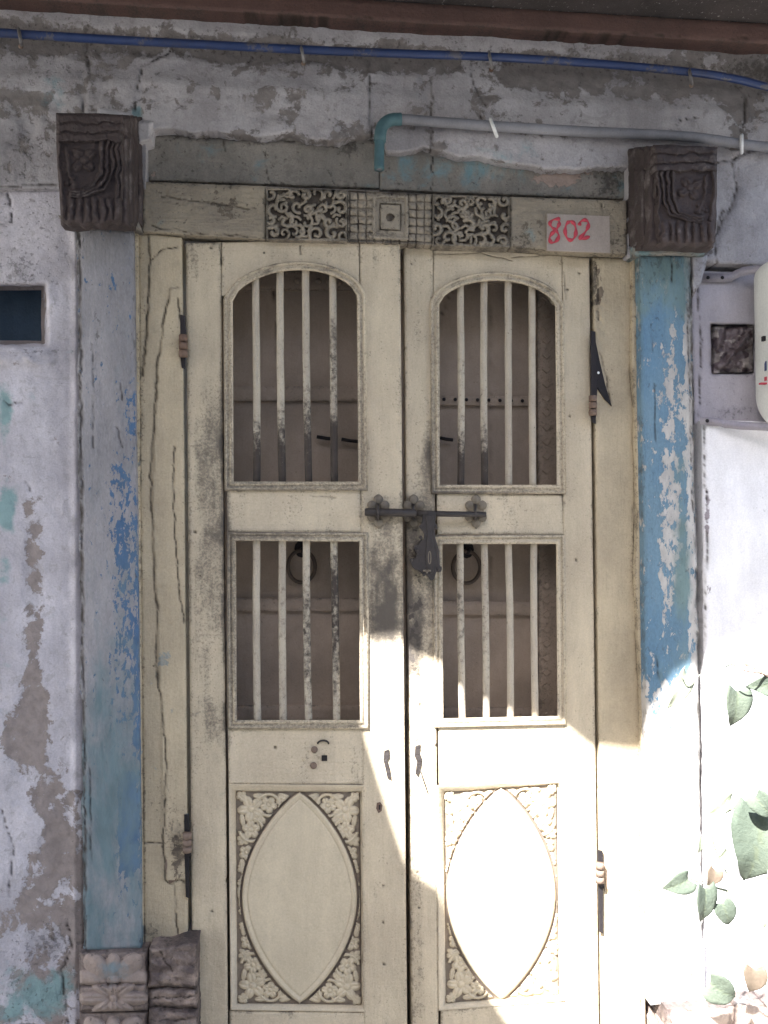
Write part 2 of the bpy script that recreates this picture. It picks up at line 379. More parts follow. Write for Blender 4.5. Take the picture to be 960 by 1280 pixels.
# ================================================================== THE SETTING
def sheet(name, x0, y0, x1, y1, z, mat):
    me = bpy.data.meshes.new(name); me.from_pydata([(x0, y0, z), (x1, y0, z), (x1, y1, z), (x0, y1, z)], [], [(0, 1, 2, 3)]); return put(name, me, mat)
tag(sheet('ground', -900, -900, 900, 900, 0, M['ground']), kind='structure')

YB = 1432   # pixel row of the ground at the wall
# ---- plaster of the facade
wall = empty('plastered_wall', (-.9, 0, 0), 'old whitewashed house wall around the doorway, its plaster cracked and flaking', 'wall')
def niche_hole(X, Y):
    return (X < 51) & (Y > 363) & (Y < 425) & (X > -30)
def mk_left(X, Y):
    n = fbm(X/22, Y/60, 5, 5)
    A = .95*blob(X, Y, 42, 760, 17, 190, 3)*.9+.5*blob(X, Y, 66, 920, 45, 70)+.8*blob(X, Y, 20, 925, 30, 55)
    A += sst(985, 1120, Y+60*(n-.5)*2)*.85+.5*blob(X, Y, 60, 1030, 60, 60)-.25
    A -= .55*blob(X, Y, 20, 1030, 26, 50)+.5*blob(X, Y, 10, 1190, 24, 60)
    A += .45*blob(X, Y, 55, 1000, 30, 22)
    B = .75*blob(X, Y, 6, 520, 12, 34)+.75*blob(X, Y, 8, 636, 12, 20)+.6*blob(X, Y, 60, 1235, 60, 30)+.4*blob(X, Y, 15, 1260, 70, 26)+.35*blob(X, Y, 5, 740, 14, 200)
    D = .45*blob(X, Y, 30, 350, 60, 14)+.3*sst(1120, 1250, Y)+.5*blob(X, Y, 40, 440, 50, 7)+.3*blob(X, Y, 20, 330, 30, 18)
    D += .5*blob(X, Y, 64, 1175, 40, 25)+.25*box(X, Y, -300, 235, 100, 330, 20)
    lines = [(2.6, [(-300, 240), (12, 242), (14, 280), (-300, 283)]), (2.2, [(0, 498), (12, 505), (26, 503)]), (1.6, [(33, 602), (40, 614)]),
             (2.4, [(88, 1290), (78, 1215), (90, 1180), (84, 1150)]), (1.6, [(0, 1010), (18, 1060), (10, 1120)])]
    K = cracks(X, Y, lines)
    H = .004*(fbm(X/38, Y/55, 8, 4)-.5)*2-.0025*sst(.35, .65, A+(fbm(X/30, Y/30, 12, 5)-.5)*1.2)
    H += .017*blob(X, Y, 30, 447, 46, 12)*(.6+.8*vn(X/9, Y/7, 40))+.006*blob(X, Y, 18, 335, 22, 12)-.012*box(X, Y, -100, 418, 57, 440, 8)*0
    nj = 1.2*(fbm(X/14, Y/14, 70, 2)-.5)*2
    ins_ = sst(-3, 3, 57+nj-X)*sst(-3, 3, Y-357-nj)*sst(-3, 3, 431+nj-Y)*sst(-3, 3, X+36)
    H -= .09*ins_; B = B*(1-ins_); A = np.maximum(A, .8*ins_)
    H += .011*sst(86, 96, X)*(vn(X*0, Y/22, 41))-.004*sst(94, 99, X)
    return dict(A=A, B=B, D=D, K=K, H=H)
slab('plaster_field', [(-330, 236), (99, 236), (107, YB), (-330, YB)], M['plaster'], d=.0, thick=.3, parent=wall, res=2.6, mk=mk_left, wob=1.2, hole=niche_hole, rough=.0012, bev=(4, .006))
# niche with its own five inner faces
def recess(name, x0, y0, x1, y1, d, depth, mat, parent):
    a = [W(x, y, d) for x, y in ((x0, y0), (x1, y0), (x1, y1), (x0, y1))]; b = [p+np.array([0, depth, 0]) for p in a]
    me = bpy.data.meshes.new(name); me.from_pydata([tuple(p) for p in a+b], [], [(4, 5, 6, 7), (0, 1, 5, 4), (1, 2, 6, 5), (2, 3, 7, 6), (3, 0, 4, 7)])
    return put(name, me, mat, parent)
recess('niche', -44, 347, 66, 442, -.07, .025, M['niche'], wall)

def mk_up(X, Y):
    A = .75*blob(X, Y+.0*X, 0, 0, 1, 1)*0
    line = 46+X*.052
    A = .8*np.exp(-((Y-line-0)/20)**2)*(.4+.9*vn(X/60, Y/30, 6))+.55*blob(X, Y, 455, 190, 14, 26)+.6*blob(X, Y, 690, 95, 60, 14)
    A += .7*blob(X, Y, 930, 135, 24, 45)+.5*blob(X, Y, 900, 70, 60, 25)+.4*blob(X, Y, 600, 118, 22, 18)+.35*blob(X, Y, 800, 120, 50, 10)
    A += .6*blob(X, Y, 470, 80, 40, 10)+.4*blob(X, Y, 30, 160, 30, 40)+.35*blob(X, Y, 60, 60, 50, 10)
    A += .09+.70*(fbm(X/60, Y/26, 91, 4)-.5)+.20*sst(.45, .8, vn(X/150, Y/40, 93))+.25*blob(X, Y, 50, 90, 140, 60)
    B = .30*blob(X, Y, 600, 190, 80, 14)+.55*blob(X, Y, 62, 118, 18, 26)+.7*blob(X, Y, 172, 142, 8, 10)
    D = .45*np.exp(-((Y-line+6)/18)**2)+.35*blob(X, Y, 30, 200, 60, 40)+.3*blob(X, Y, 60, 85, 90, 20)+.35*sst(880, 960, X)*(1-sst(110, 170, Y))
    lines = [(3.0, [(108, 52), (110, 95), (104, 140)]), (2.2, [(178, 82), (172, 110), (168, 140)]), (2.4, [(462, 80), (462, 150), (466, 190)]),
             (2.4, [(538, 100), (541, 152), (540, 190)]), (1.8, [(588, 70), (592, 108), (606, 130)]), (2.0, [(178, 84), (212, 66), (214, 58)]),
             (2.6, [(905, 90), (930, 118), (932, 150), (925, 165)]), (1.8, [(838, 165), (852, 150), (872, 146)]), (1.8, [(310, 80), (318, 70)]),
             (2.2, [(600, 140), (610, 165)]), (3, [(-300, 233), (14, 233), (34, 230), (70, 232)])]
    K = cracks(X, Y, lines)
    H = .006*(fbm(X/55, Y/45, 18, 4)-.5)*2+.012*sst(78, 96, Y-X*.052+8*(vn(X/40, X*0, 3)-.5))*(1-0*X)-.003*sst(.35, .6, A)
    H += .004*(fbm(X/14, Y/14, 28, 3)-.5)*(.3+A)-.0035*sst(.40, .60, A+.6*(fbm(X/18, Y/12, 95, 5)-.5))
    H += np.interp(X, [104, 109, 175, 181, 460, 465, 537, 542, 700, 760], [0, .006, .006, .010, .010, .002, .002, .008, .008, .003])*sst(70, 95, Y-X*.03)
    return dict(A=A, B=B, D=D, K=K, H=H)
jag = lambda X, a, s: a*(fbm(X/30, X*0+s, 61, 2)-.5)*2.0+2.6*(fbm(X/3.6, X*0+s, 63, 3)-.5)*sst(.3, .7, vn(X/17, X*0, 64))*2
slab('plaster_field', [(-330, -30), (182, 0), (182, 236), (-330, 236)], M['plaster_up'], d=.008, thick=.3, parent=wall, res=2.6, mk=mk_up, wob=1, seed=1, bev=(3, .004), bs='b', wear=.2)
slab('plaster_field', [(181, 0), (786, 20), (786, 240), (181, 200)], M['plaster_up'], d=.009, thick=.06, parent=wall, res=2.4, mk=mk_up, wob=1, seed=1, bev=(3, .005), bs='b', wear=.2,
     bottom=lambda X: np.interp(X, [181, 190, 300, 460, 478, 484, 520, 560, 640, 700, 786], [168, 160, 166, 173, 174, 193, 188, 191, 207, 212, 210])+jag(X, 6, 3))
def mk_upr(X, Y):
    r = mk_up(X, Y)
    f = sst(190, 260, Y)
    r['K'] = np.maximum(r['K'], cracks(X, Y, [(3.2, [(960, 178), (915, 200), (922, 235), (900, 285), (882, 322)]), (2, [(915, 200), (880, 208)]), (3.5, [(897, 330), (893, 300), (902, 262)])]))
    r['A'] = r['A']*(1-f)+.5*f*blob(X, Y, 884, 315, 16, 20)
    side = sst(0, 12, X-np.interp(Y, [178, 200, 235, 285, 322], [930, 915, 922, 900, 882]))
    r['H'] = r['H']+.005*side*f
    return r
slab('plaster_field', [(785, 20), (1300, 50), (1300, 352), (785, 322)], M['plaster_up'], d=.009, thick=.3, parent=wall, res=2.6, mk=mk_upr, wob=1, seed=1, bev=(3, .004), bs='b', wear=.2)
# masonry seen behind everything that has cracked open
slab('masonry', [(60, 0), (900, 40), (900, 330), (60, 300)], M['edge'], d=-.02, thick=.28, parent=wall, res=12)

def hin(X, Y):
    j = 1.5*(fbm(X/7, Y/7, 71, 3)-.5)*2
    return sst(-1.3, 1.3, X-889-j)*sst(-1.3, 1.3, 942+j-X)*sst(-1.3, 1.3, Y-406-j)*sst(-1.3, 1.3, 467+j-Y)
def mk_r1(X, Y):
    A = .4*blob(X, Y, 895, 330, 20, 12)+.5*blob(X, Y, 875, 335, 8, 30)
    D = .25*blob(X, Y, 915, 470, 40, 60)+.35*blob(X, Y, 915, 515, 40, 10)
    return dict(A=A, D=D, K=np.maximum(cracks(X, Y, [(2, [(872, 350), (876, 430), (874, 520)])]), .8*hin(X, Y)), H=.003*(fbm(X/30, Y/30, 9, 4)-.5)*2-.05*hin(X, Y))
def hole_r(X, Y):
    j = 1.5*(fbm(X/7, Y/7, 71, 3)-.5)*2; return (X > 893+j) & (X < 938+j) & (Y > 410+j) & (Y < 463+j)
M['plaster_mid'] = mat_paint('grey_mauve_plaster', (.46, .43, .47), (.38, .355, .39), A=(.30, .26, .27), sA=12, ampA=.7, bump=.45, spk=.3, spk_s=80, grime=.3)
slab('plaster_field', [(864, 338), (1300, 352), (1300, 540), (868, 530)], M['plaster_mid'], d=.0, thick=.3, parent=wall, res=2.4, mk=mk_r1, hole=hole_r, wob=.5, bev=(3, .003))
recess('wall_hollow', 884, 400, 948, 473, -.045, .03, M['hollow'], wall)
def mk_r2(X, Y):
    A = .55*blob(X, Y, 884, 640, 6, 120)+.4*blob(X, Y, 888, 740, 8, 40)
    B = .52*blob(X, Y, 893, 722, 14, 30)
    return dict(A=A*.9, B=B, D=.15*blob(X, Y, 950, 640, 30, 30), K=cracks(X, Y, [(1.8, [(880, 530), (884, 640), (880, 800)])]), H=.003*(fbm(X/40, Y/50, 19, 4)-.5)*2)
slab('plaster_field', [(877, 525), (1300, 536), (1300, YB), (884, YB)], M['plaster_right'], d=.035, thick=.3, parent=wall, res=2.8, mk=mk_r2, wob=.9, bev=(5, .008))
# the wall above the eave, out of the picture
me = bpy.data.meshes.new('upper_storey')
zt = W(480, 10, .0)[2]
bm = bmesh.new(); bmesh.ops.create_cube(bm, size=1)
for v in bm.verts: v.co = Vector((v.co.x*6, v.co.y*.3+.16, 3.0+v.co.z*.6))
bm.to_mesh(me); bm.free(); put('upper_storey', me, M['plaster_up'], wall)

# ---- eave: timber beam and stone slab over it
bt = lambda x: 12+(x-480)*.046
bb = lambda x: 44+(x-480)*.058
bf = lambda x: 669-(669-bb(x))*1.0283
bt2 = lambda x: bf(x)-25
beam = slab('timber_beam', [(-330, bt2(-330)), (1300, bt2(1300)), (1300, bf(1300)), (-330, bf(-330))], M['beam'], d=.055, thick=.14, res=3, rough=.0015, bev=(4, .004), wob=.8,
            mk=lambda X, Y: dict(D=.35*vn(X/30, Y/12, 4), K=cracks(X, Y, [(1.6, [(100, 10), (480, 24)]), (1.6, [(560, 35), (940, 50)])])))
tag(beam, 'red brown timber beam running along the eave at the top of the wall', 'beam')
v0 = [W(x, bt(x), d) for d in (.0, .1, .2, .3, .42) for x in (-330,)]
V = []; nx_, ny_ = 120, 14
xs = np.linspace(-330, 1300, nx_)
for j in range(ny_):
    dd = -.02+.66*j/(ny_-1)
    base = W(xs, bt2(xs), np.full(nx_, .055)); base[:, 1] = -dd; base[:, 2] += .001+.006*fbm(xs/20, xs*0+j*.9, 3, 3); V.append(base)
V = np.concatenate(V); Vt = V.copy(); Vt[:, 2] += .07
idx = np.arange(nx_*ny_).reshape(ny_, nx_)
Qb = np.stack([idx[:-1, :-1], idx[:-1, 1:], idx[1:, 1:], idx[1:, :-1]], -1).reshape(-1, 4); Qt = Qb[:, ::-1]+len(V)
ring = np.concatenate([idx[0, :], idx[1:, -1], idx[-1, :-1][::-1], idx[1:-1, 0][::-1]]); nr = np.roll(ring, -1)
Qs = np.stack([ring, nr, nr+len(V), ring+len(V)], -1)
Mx = np.zeros((len(V)*2, 4)); Mx[:, 0] = .12
tag(put('eave_slab', mesh_np('eave_slab', np.concatenate([V, Vt]), np.concatenate([Qb, Qt, Qs]), None, Mx, False), M['granite']), 'dark speckled stone eave slab resting on the red brown beam', 'eave')

# ================================================================== DOOR FRAME: jambs and lintel
frame = empty('door_frame', tuple(P(480, YB, 0)), 'old cream painted timber door frame with cracked jambs and a carved lintel', 'door frame')
def mk_jl(X, Y):
    lines = [(2.6, [(187, 296), (186, 360), (181, 440), (177, 470)]), (2.2, [(189, 325), (204, 310), (222, 308)]),
             (2.8, [(222, 360), (212, 362), (205, 398), (197, 455), (194, 520), (188, 580), (190, 640), (193, 720), (197, 770), (195, 830), (201, 870), (207, 940), (206, 1010), (204, 1060)]),
             (1.8, [(217, 560), (217, 640), (222, 720), (229, 778)]), (2.6, [(203, 1058), (208, 1100), (214, 1106), (224, 1100), (231, 1104)]),
             (2.6, [(218, 1106), (222, 1170)]), (1.8, [(178, 1054), (203, 1055)]), (1.8, [(191, 832), (198, 836)]), (2.2, [(222, 372), (226, 400)])]
    K = cracks(X, Y, lines, 2.2)
    D = .35*blob(X, Y, 221, 425, 16, 26)+.28*(X < 182)*(.5+vn(X/8, Y/40, 5))+.6*blob(X, Y, 223, 1060, 14, 42)+.6*blob(X, Y, 190, 1165, 14, 14)+.3*blob(X, Y, 200, 1000, 26, 60)
    A = .62*blob(X, Y, 222, 1065, 12, 40)+.4*blob(X, Y, 186, 1168, 8, 8)
    B = .45*blob(X, Y, 195, 950, 16, 40)+.3*blob(X, Y, 200, 840, 16, 60)
    left = X < np.interp(Y, [296, 360, 440, 470], [187, 186, 181, 177])
    H = -.004*left*(Y < 470)+.004*(X > np.interp(Y, [360, 455, 520, 640, 870, 1060], [212, 197, 194, 190, 201, 204]))*(Y > 360)*(Y < 1100)
    return dict(A=A, B=B, D=D, K=K, H=H)
slab('jamb', [(172, 291), (227, 297), (237, YB), (181, YB)], M['jamb'], d=.012, thick=.22, parent=frame, res=1.7, mk=mk_jl, bev=(3, .003))
slab('edge_strip', [(165, 290), (172.5, 291), (181, YB), (175, YB)], M['jamb'], d=.022, thick=.16, parent=frame, res=2, bev=(2, .002), mk=lambda X, Y: dict(D=.35*vn(X/5, Y/30, 2), B=.3+0*X))
def mk_jr(X, Y):
    lines = [(2.4, [(801, 500), (797, 560), (792, 640), (796, 720), (795, 800), (799, 860)]), (2.2, [(750, 440), (757, 470), (762, 500)]), (1.6, [(745, 330), (748, 400)])]
    K = cracks(X, Y, lines, 2)
    D = .5*blob(X, Y, 743, 350, 6, 60)+.35*blob(X, Y, 762, 470, 6, 40)+.3*sst(786, 800, X)*sst(440, 600, Y)+.4*blob(X, Y, 792, 700, 8, 60)
    A = .6*blob(X, Y, 748, 360, 7, 50)*vn(X/4, Y/7, 5)*1.5
    H = .005*blob(X, Y, 750, 380, 8, 60)*(vn(X/4, Y/6, 8)*2-1)
    return dict(A=A, D=D, K=K, H=H)
slab('jamb', [(741.5, 322), (790, 324), (800, YB), (755, YB)], M['jamb'], d=-.006, thick=.2, parent=frame, res=1.8, mk=mk_jr, bev=(3, .003),
     right=lambda Y: np.interp(Y, [320, 440, 470, 520, 560, 640, 720, 800, 860, 960, YB], [790, 789, 787, 793, 791, 796, 793, 798, 800, 802, 805])+1.6*(vn(Y*0, Y/9, 4)-.5)*2)
def mk_strip(X, Y): return dict(D=.3*vn(X/6, Y/25, 7), A=.3*vn(X/6, Y/12, 8), K=cracks(X, Y, [(1.6, [(790, 395), (800, 396)]), (1.8, [(796, 320), (797, 450)])]))
slab('edge_strip', [(791, 322), (799, 322), (808, YB), (800, YB)], M['jamb'], d=.012, thick=.18, parent=frame, res=2, mk=mk_strip, bev=(2, .002),
     left=lambda Y: np.interp(Y, [320, 440, 520, 640, 720, 860, YB], [791, 790, 794, 797, 794, 801, 806]))
def mk_lin(X, Y):
    D = .3*vn(X/25, Y/9, 3)+.4*blob(X, Y, 655, 300, 14, 14)+.35*blob(X, Y, 770, 300, 20, 12)
    A = .42*blob(X, Y, 285, 258, 40, 16)+.30*vn(X/12, Y/5, 15)+.3*blob(X, Y, 660, 285, 22, 14)
    B = .35*blob(X, Y, 660, 292, 18, 14)+.3*blob(X, Y, 200, 280, 30, 10)
    return dict(A=A, B=B, D=D, K=cracks(X, Y, [(1.5, [(190, 283), (250, 292), (320, 296)]), (1.6, [(752, 255), (754, 315)]), (1.4, [(200, 245), (320, 262)])]), H=.0018*(fbm(X/9, Y/3, 4, 4)-.5)*2)
slab('lintel_beam', [(178, 227), (332, 233), (332, 299), (178, 290)], M['lintel'], d=.024, thick=.25, parent=frame, res=1.7, mk=mk_lin)
slab('lintel_beam', [(638, 246), (783, 251), (783, 318), (638, 309)], M['lintel'], d=.024, thick=.25, parent=frame, res=1.7, mk=mk_lin)

# ---- carved lintel: scrolling foliage either side of a studded centre
def ridge(X, Y, pts, w): return np.sqrt(np.clip(1-(dline(X, Y, pts)/w)**2, 0, 1))
def spiral(cx, cy, r, a0, turns, sgn, n=16):
    return [(cx+sgn*(r*(1-.78*t))*math.cos(a0+turns*2*math.pi*t), cy+(r*(1-.78*t))*math.sin(a0+turns*2*math.pi*t)) for t in [i/n for i in range(n+1)]]
def scroll_field(x0, x1, y0, y1, seed):
    rnd = random.Random(seed); L_ = []
    cols = 7; rows = 4
    for i in range(cols):
        for j in range(rows):
            cx = x0+(i+.5)*(x1-x0)/cols+rnd.uniform(-3, 3); cy = y0+(j+.5)*(y1-y0)/rows+rnd.uniform(-2.5, 2.5); sg = 1 if (i+j) % 2 else -1
            L_.append((spiral(cx, cy, rnd.uniform(6.5, 10.5), rnd.uniform(0, 6.28), rnd.uniform(.5, 1.0), sg), rnd.uniform(1.8, 3.0)))
    for k in range(26):
        x = rnd.uniform(x0+6, x1-6); y = rnd.uniform(y0+6, y1-6); a = rnd.uniform(0, 6.28); l = rnd.uniform(6, 13)
        L_.append(([(x, y), (x+l*.5*math.cos(a), y+l*.5*math.sin(a)), (x+l*math.cos(a+.6), y+l*math.sin(a+.6))], 2.0))
    def h(X, Y):
        z = np.zeros(X.shape)
        for pts, w in L_: z = np.maximum(z, ridge(X, Y, pts, w))
        fr = np.minimum(np.minimum(X-x0, x1-X), np.minimum(Y-y0-.0, y1-Y)); z = np.maximum(z, .8*(1-sst(1.0, 2.6, fr)))
        return z
    return h
def carved_part(name, C, d, field, mat, parent, amp=.013, res=.9, dk=.8, thick=.2, extra=None):
    def mk(X, Y):
        z = field(X, Y)*(.72+.45*fbm(X/9, Y/7, 25, 3)); return dict(A=dk*(1-sst(.0, .5, z))*(.5+.8*vn(X/14, Y/10, 9)), H=amp*(z-1), D=.12+.45*vn(X/14, Y/10, 5))
    return slab(name, C, mat, d=d, thick=thick, parent=parent, res=res, mk=mk, bev=(1.5, .001), rough=.0006)
clf = scroll_field(333, 434, 236, 300, 4); clr = scroll_field(541, 637, 245, 307, 11)
carved_part('carved_scroll_panel', [(333, 234), (434, 238), (434, 302), (333, 299)], .031, clf, M['carved'], frame)
carved_part('carved_scroll_panel', [(541, 243), (637, 246), (637, 309), (541, 307)], .031, clr, M['carved'], frame)
def centre(X, Y):
    z = .55+0*X
    for k in range(5):   # bands of small studs
        pass
    X = X+2.2*(fbm(X/9, Y/9, 81, 3)-.5); Y = Y-(X-437)*.03+2.2*(fbm(X/9, Y/9, 82, 3)-.5)
    gx = (X-437) % 10.4; gy = (Y-240) % 10.0
    z = z-.45*(1-sst(.6, 1.6, np.minimum(gx, 10.4-gx)))-.45*(1-sst(.6, 1.6, np.minimum(gy, 10-gy)))
    qx = (X-437) % 10.4-5.2; qy = (Y-240) % 10-5; z = z+.40*np.clip(1-(np.hypot(qx, qy)/3.0)**2, 0, 1)
    ring = np.maximum(np.abs(X-488), np.abs(Y-270)*.8)
    z = np.where(ring < 22, .45, z); z = np.where((ring > 19) & (ring < 22), .9, z); z = np.where(ring < 12, .95-.8*(np.hypot(X-488, Y-270) < 5), z)
    z = np.where((ring >= 12) & (ring < 13.5), .1, z)
    return np.clip(z, 0, 1)
carved_part('carved_stud_panel', [(435, 238), (540, 243), (540, 306), (435, 302)], .029, centre, M['carved'], frame, amp=.010, dk=.75)
# boards over the lintel
def mk_bd(X, Y):
    A = .75*blob(X, Y, 705, 222, 50, 20)+.3*blob(X, Y, 190, 215, 12, 12)+.35*blob(X, Y, 440, 190, 30, 14)
    B = .12+.42*blob(X, Y, 575, 215, 80, 24)+.3*blob(X, Y, 770, 235, 24, 22)-.25*blob(X, Y, 390, 205, 40, 16)+.15*blob(X, Y, 300, 200, 60, 10)
    D = .3*vn(X/20, Y/10, 23)+.4*blob(X, Y, 250, 170, 90, 7)+.6*blob(X, Y, 765, 225, 26, 22)+.5*blob(X, Y, 435, 185, 20, 10)+.3*blob(X, Y, 205, 200, 12, 12)
    K = cracks(X, Y, [(1.8, [(540, 192), (541, 245)]), (1.4, [(279, 165), (281, 190)]), (1.6, [(180, 168), (320, 176), (470, 178)]), (1.6, [(330, 190), (334, 225)])])
    return dict(A=A, B=B, D=D, K=K, H=.003*(fbm(X/20, Y/12, 6, 4)-.5)*2)
slab('lintel_board', [(181, 160), (474, 168), (474, 235), (181, 225)], M['board'], d=-.004, thick=.22, parent=frame, res=2, mk=mk_bd, wob=.6, seed=4)
slab('lintel_board', [(475, 168), (784, 185), (784, 249), (475, 236.5)], M['board'], d=-.002, thick=.22, parent=frame, res=2, mk=mk_bd, wob=.6, seed=6)
slab('threshold', [(235, 1395), (760, 1385), (760, YB), (235, YB)], M['plinth'], d=.03, thick=.22, parent=frame, res=5)

# ================================================================== PILLARS
def mk_pl(X, Y):
    xr = X-np.interp(Y, [285, 1185], [0, 9])
    A = .31*sst(118, 150, xr)*sst(440, 640, Y)*(.35+.75*vn(X/9, Y/30, 2))*(1-.6*sst(900, 960, Y))+.12*sst(156, 168, xr)*sst(560, 700, Y)-.04+.30*blob(xr, Y, 150, 760, 16, 160)+.55*blob(xr, Y, 160, 510, 8, 26)+.5*blob(xr, Y, 139, 358, 7, 12)+.42*blob(xr, Y, 145, 605, 16, 24)
    A += 1.1*box(xr, Y, 146, 965, 163, 1090, 14)+.7*blob(xr, Y, 152, 1040, 13, 60)+.35*blob(xr, Y, 152, 680, 14, 40)+.42*blob(xr, Y, 166, 860, 5, 110)
    B = .30*sst(560, 840, Y)+.38*sst(860, 1000, Y+12*(vn(X/9, Y/40, 6)-.5))+.3*blob(xr, Y, 125, 890, 26, 90)-.1
    D = .35*(1-sst(96, 108, xr))*(.4+vn(X/5, Y/18, 9))+.3*blob(xr, Y, 118, 420, 8, 80)+.2*blob(xr, Y, 165, 400, 8, 90)+.2*(1-sst(285, 330, Y))
    K = cracks(X, Y, [(1.2, [(116, 430), (117, 560)]), (1.6, [(150, 480), (152, 500)]), (1.4, [(100, 460), (103, 600), (104, 760)]), (1.3, [(146, 535), (152, 560)]), (1.2, [(112, 960), (114, 1080)])], 1.5)
    K = np.maximum(K, cracks(X, Y, [(4.2, [(99, 285), (101, 500), (103, 760), (106, 960), (107, 1186)])], 2.2, 8)*1.0)
    return dict(A=A, B=B, D=D, K=K, H=.0022*(fbm(X/12, Y/60, 5, 4)-.5)*2)
pl = slab('pillar', [(97, 283), (167, 288), (177, 1186), (104, 1190)], M['post_l'], d=.045, thick=.2, res=1.9, mk=mk_pl, bev=(4, .006), wob=.5, seed=9,
          left=lambda Y: np.interp(Y, [283, 1190], [96, 104.5])+3.2*(fbm(Y/26, Y*0, 66, 4)-.5)*2)
tag(pl, 'grey blue painted pillar left of the door, bare of white patches, on the flower carved base', 'pillar', 'timber pillars flanking the doorway')
def mk_pr(X, Y):
    xr = X-np.interp(Y, [318, 1175], [0, 14])
    A = .62*blob(xr, Y, 833, 600, 17, 140, 3)+1.2*sst(820, 900, Y)+.35*blob(xr, Y, 825, 720, 18, 60)+.28*blob(xr, Y, 835, 460, 16, 50)+.9*sst(849, 857, xr)-.05  # foot whitened in the colour to look sunlit; patches higher up are peeling
    A += .3*blob(xr, Y, 820, 800, 12, 60)
    A -= .6*blob(xr, Y, 812, 700, 7, 260, 3)*(Y > 500)
    B = .62*(1-sst(370, 440, Y))+.75*blob(xr, Y, 847, 740, 14, 100)-.05+.35*blob(xr, Y, 845, 620, 10, 60)+.4*blob(xr, Y, 825, 840, 20, 30)
    D = .25*vn(X/6, Y/22, 9)+.25*(1-sst(318, 380, Y))+.25*sst(857, 866, xr)
    K = cracks(X, Y, [(1.3, [(814, 405), (816, 440)]), (1.5, [(820, 820), (824, 850)]), (1.8, [(838, 320), (840, 352)]), (1.2, [(818, 480), (819, 560)]), (1.6, [(858, 360), (862, 500), (866, 640)])], 1.5)
    K = np.maximum(K, cracks(X, Y, [(4.0, [(862, 330), (866, 480), (870, 640), (873, 800), (876, 1000)])], 2.2, 18))
    return dict(A=A, B=B, D=D, K=K, H=.0022*(fbm(X/12, Y/60, 15, 4)-.5)*2-.004*sst(854, 858, xr))
pr = slab('pillar', [(799, 318), (863, 318), (879, 1174), (812, 1174)], M['post_r'], d=.045, thick=.2, res=1.9, mk=mk_pr, bev=(4, .006), wob=.5, seed=12,
          right=lambda Y: np.interp(Y, [318, 1174], [864, 878])+3.0*(fbm(Y/22, Y*0, 67, 4)-.5)*2)
tag(pr, 'bright blue pillar right of the door with white peeling patches, a foot painted sunlit white and pinkish edge', 'pillar', 'timber pillars flanking the doorway')

# ================================================================== CARVED BRACKETS
def petal(X, Y, cx, cy, r, n, ph=0, wide=.5, centre_r=.28):
    z = np.zeros(X.shape)
    for k in range(n):
        a = ph+2*math.pi*k/n; ux, uy = math.cos(a), math.sin(a)
        u = (X-cx)*ux+(Y-cy)*uy; v = -(X-cx)*uy+(Y-cy)*ux
        e = ((u-r*.58)/(r*.46))**2+(v/(r*wide*.72))**2
        z = np.maximum(z, np.sqrt(np.clip(1-e, 0, 1))*(1-.35*np.exp(-(v/(r*.09))**2)))
    c = np.hypot(X-cx, Y-cy); z = np.maximum(z*(1-.6*np.exp(-(c/(r*.33))**2)), np.sqrt(np.clip(1-(c/(r*centre_r))**2, 0, 1))*.9)
    return z
def ringf(X, Y, cx, cy, r, w, a0=None, a1=None):
    c = np.hypot(X-cx, Y-cy); z = np.sqrt(np.clip(1-((c-r)/w)**2, 0, 1))
    if a0 is not None:
        a = np.mod(np.arctan2(Y-cy, X-cx)-a0, 2*math.pi); z = z*(a < (a1-a0))
    return z
def bracket_face(x0, x1, y0, y1, mirror):
    w, hgt = x1-x0, y1-y0
    def f(X, Y):
        s = (X-x0)/w; t = (Y-y0)/hgt
        if mirror: s = 1-s
        S_, T_ = s*80+6*(fbm(X/11, Y/11, 7+mirror, 3)-.5), t*132+7*(fbm(X/12, Y/12, 27+mirror, 3)-.5)
        z = .45+0*X
        z = np.where(T_ < 34, .55+.35*(np.mod(T_, 11) > 2.5), z)
        body = (T_ >= 34) & (T_ < 100)
        zz = .15+0*X
        zz = np.maximum(zz, petal(S_, T_, 34, 56, 17, 4, .5 if mirror else .8, .5)); zz = np.maximum(zz, .8*petal(S_, T_, 20, 82, 9, 3, .9, .6))
        for q in (0, 6.5, 13): zz = np.maximum(zz, ridge(S_, T_, [(56+q, 34), (55+q, 72), (47+q*.8, 86+q*.3), (34+q*.3, 92+q*.5), (18, 92+q*.6)], 2.3))
        zz = zz*(.6+.6*fbm(X/9, Y/9, 44, 3))
        for q in (74, 79): zz = np.maximum(zz, .9*np.sqrt(np.clip(1-((S_-q)/2.3)**2, 0, 1)))
        zz = np.maximum(zz, .8*ridge(S_, T_, [(6, 36), (4, 60), (8, 98)], 2)); zz = np.maximum(zz, .7*ridge(S_, T_, [(14, 40), (16, 70), (24, 86)], 1.8))
        z = np.where(body, zz, z)
        fl = .2+.8*np.abs(np.sin(math.pi*(S_-4)/9.5))*np.sqrt(np.clip(1-((T_-114)/15)**2, 0, 1))
        z = np.where(T_ >= 100, fl, z)
        return np.clip(z*(1-.25*fbm(X/5, Y/5, 3, 3)), 0, 1)
    return f
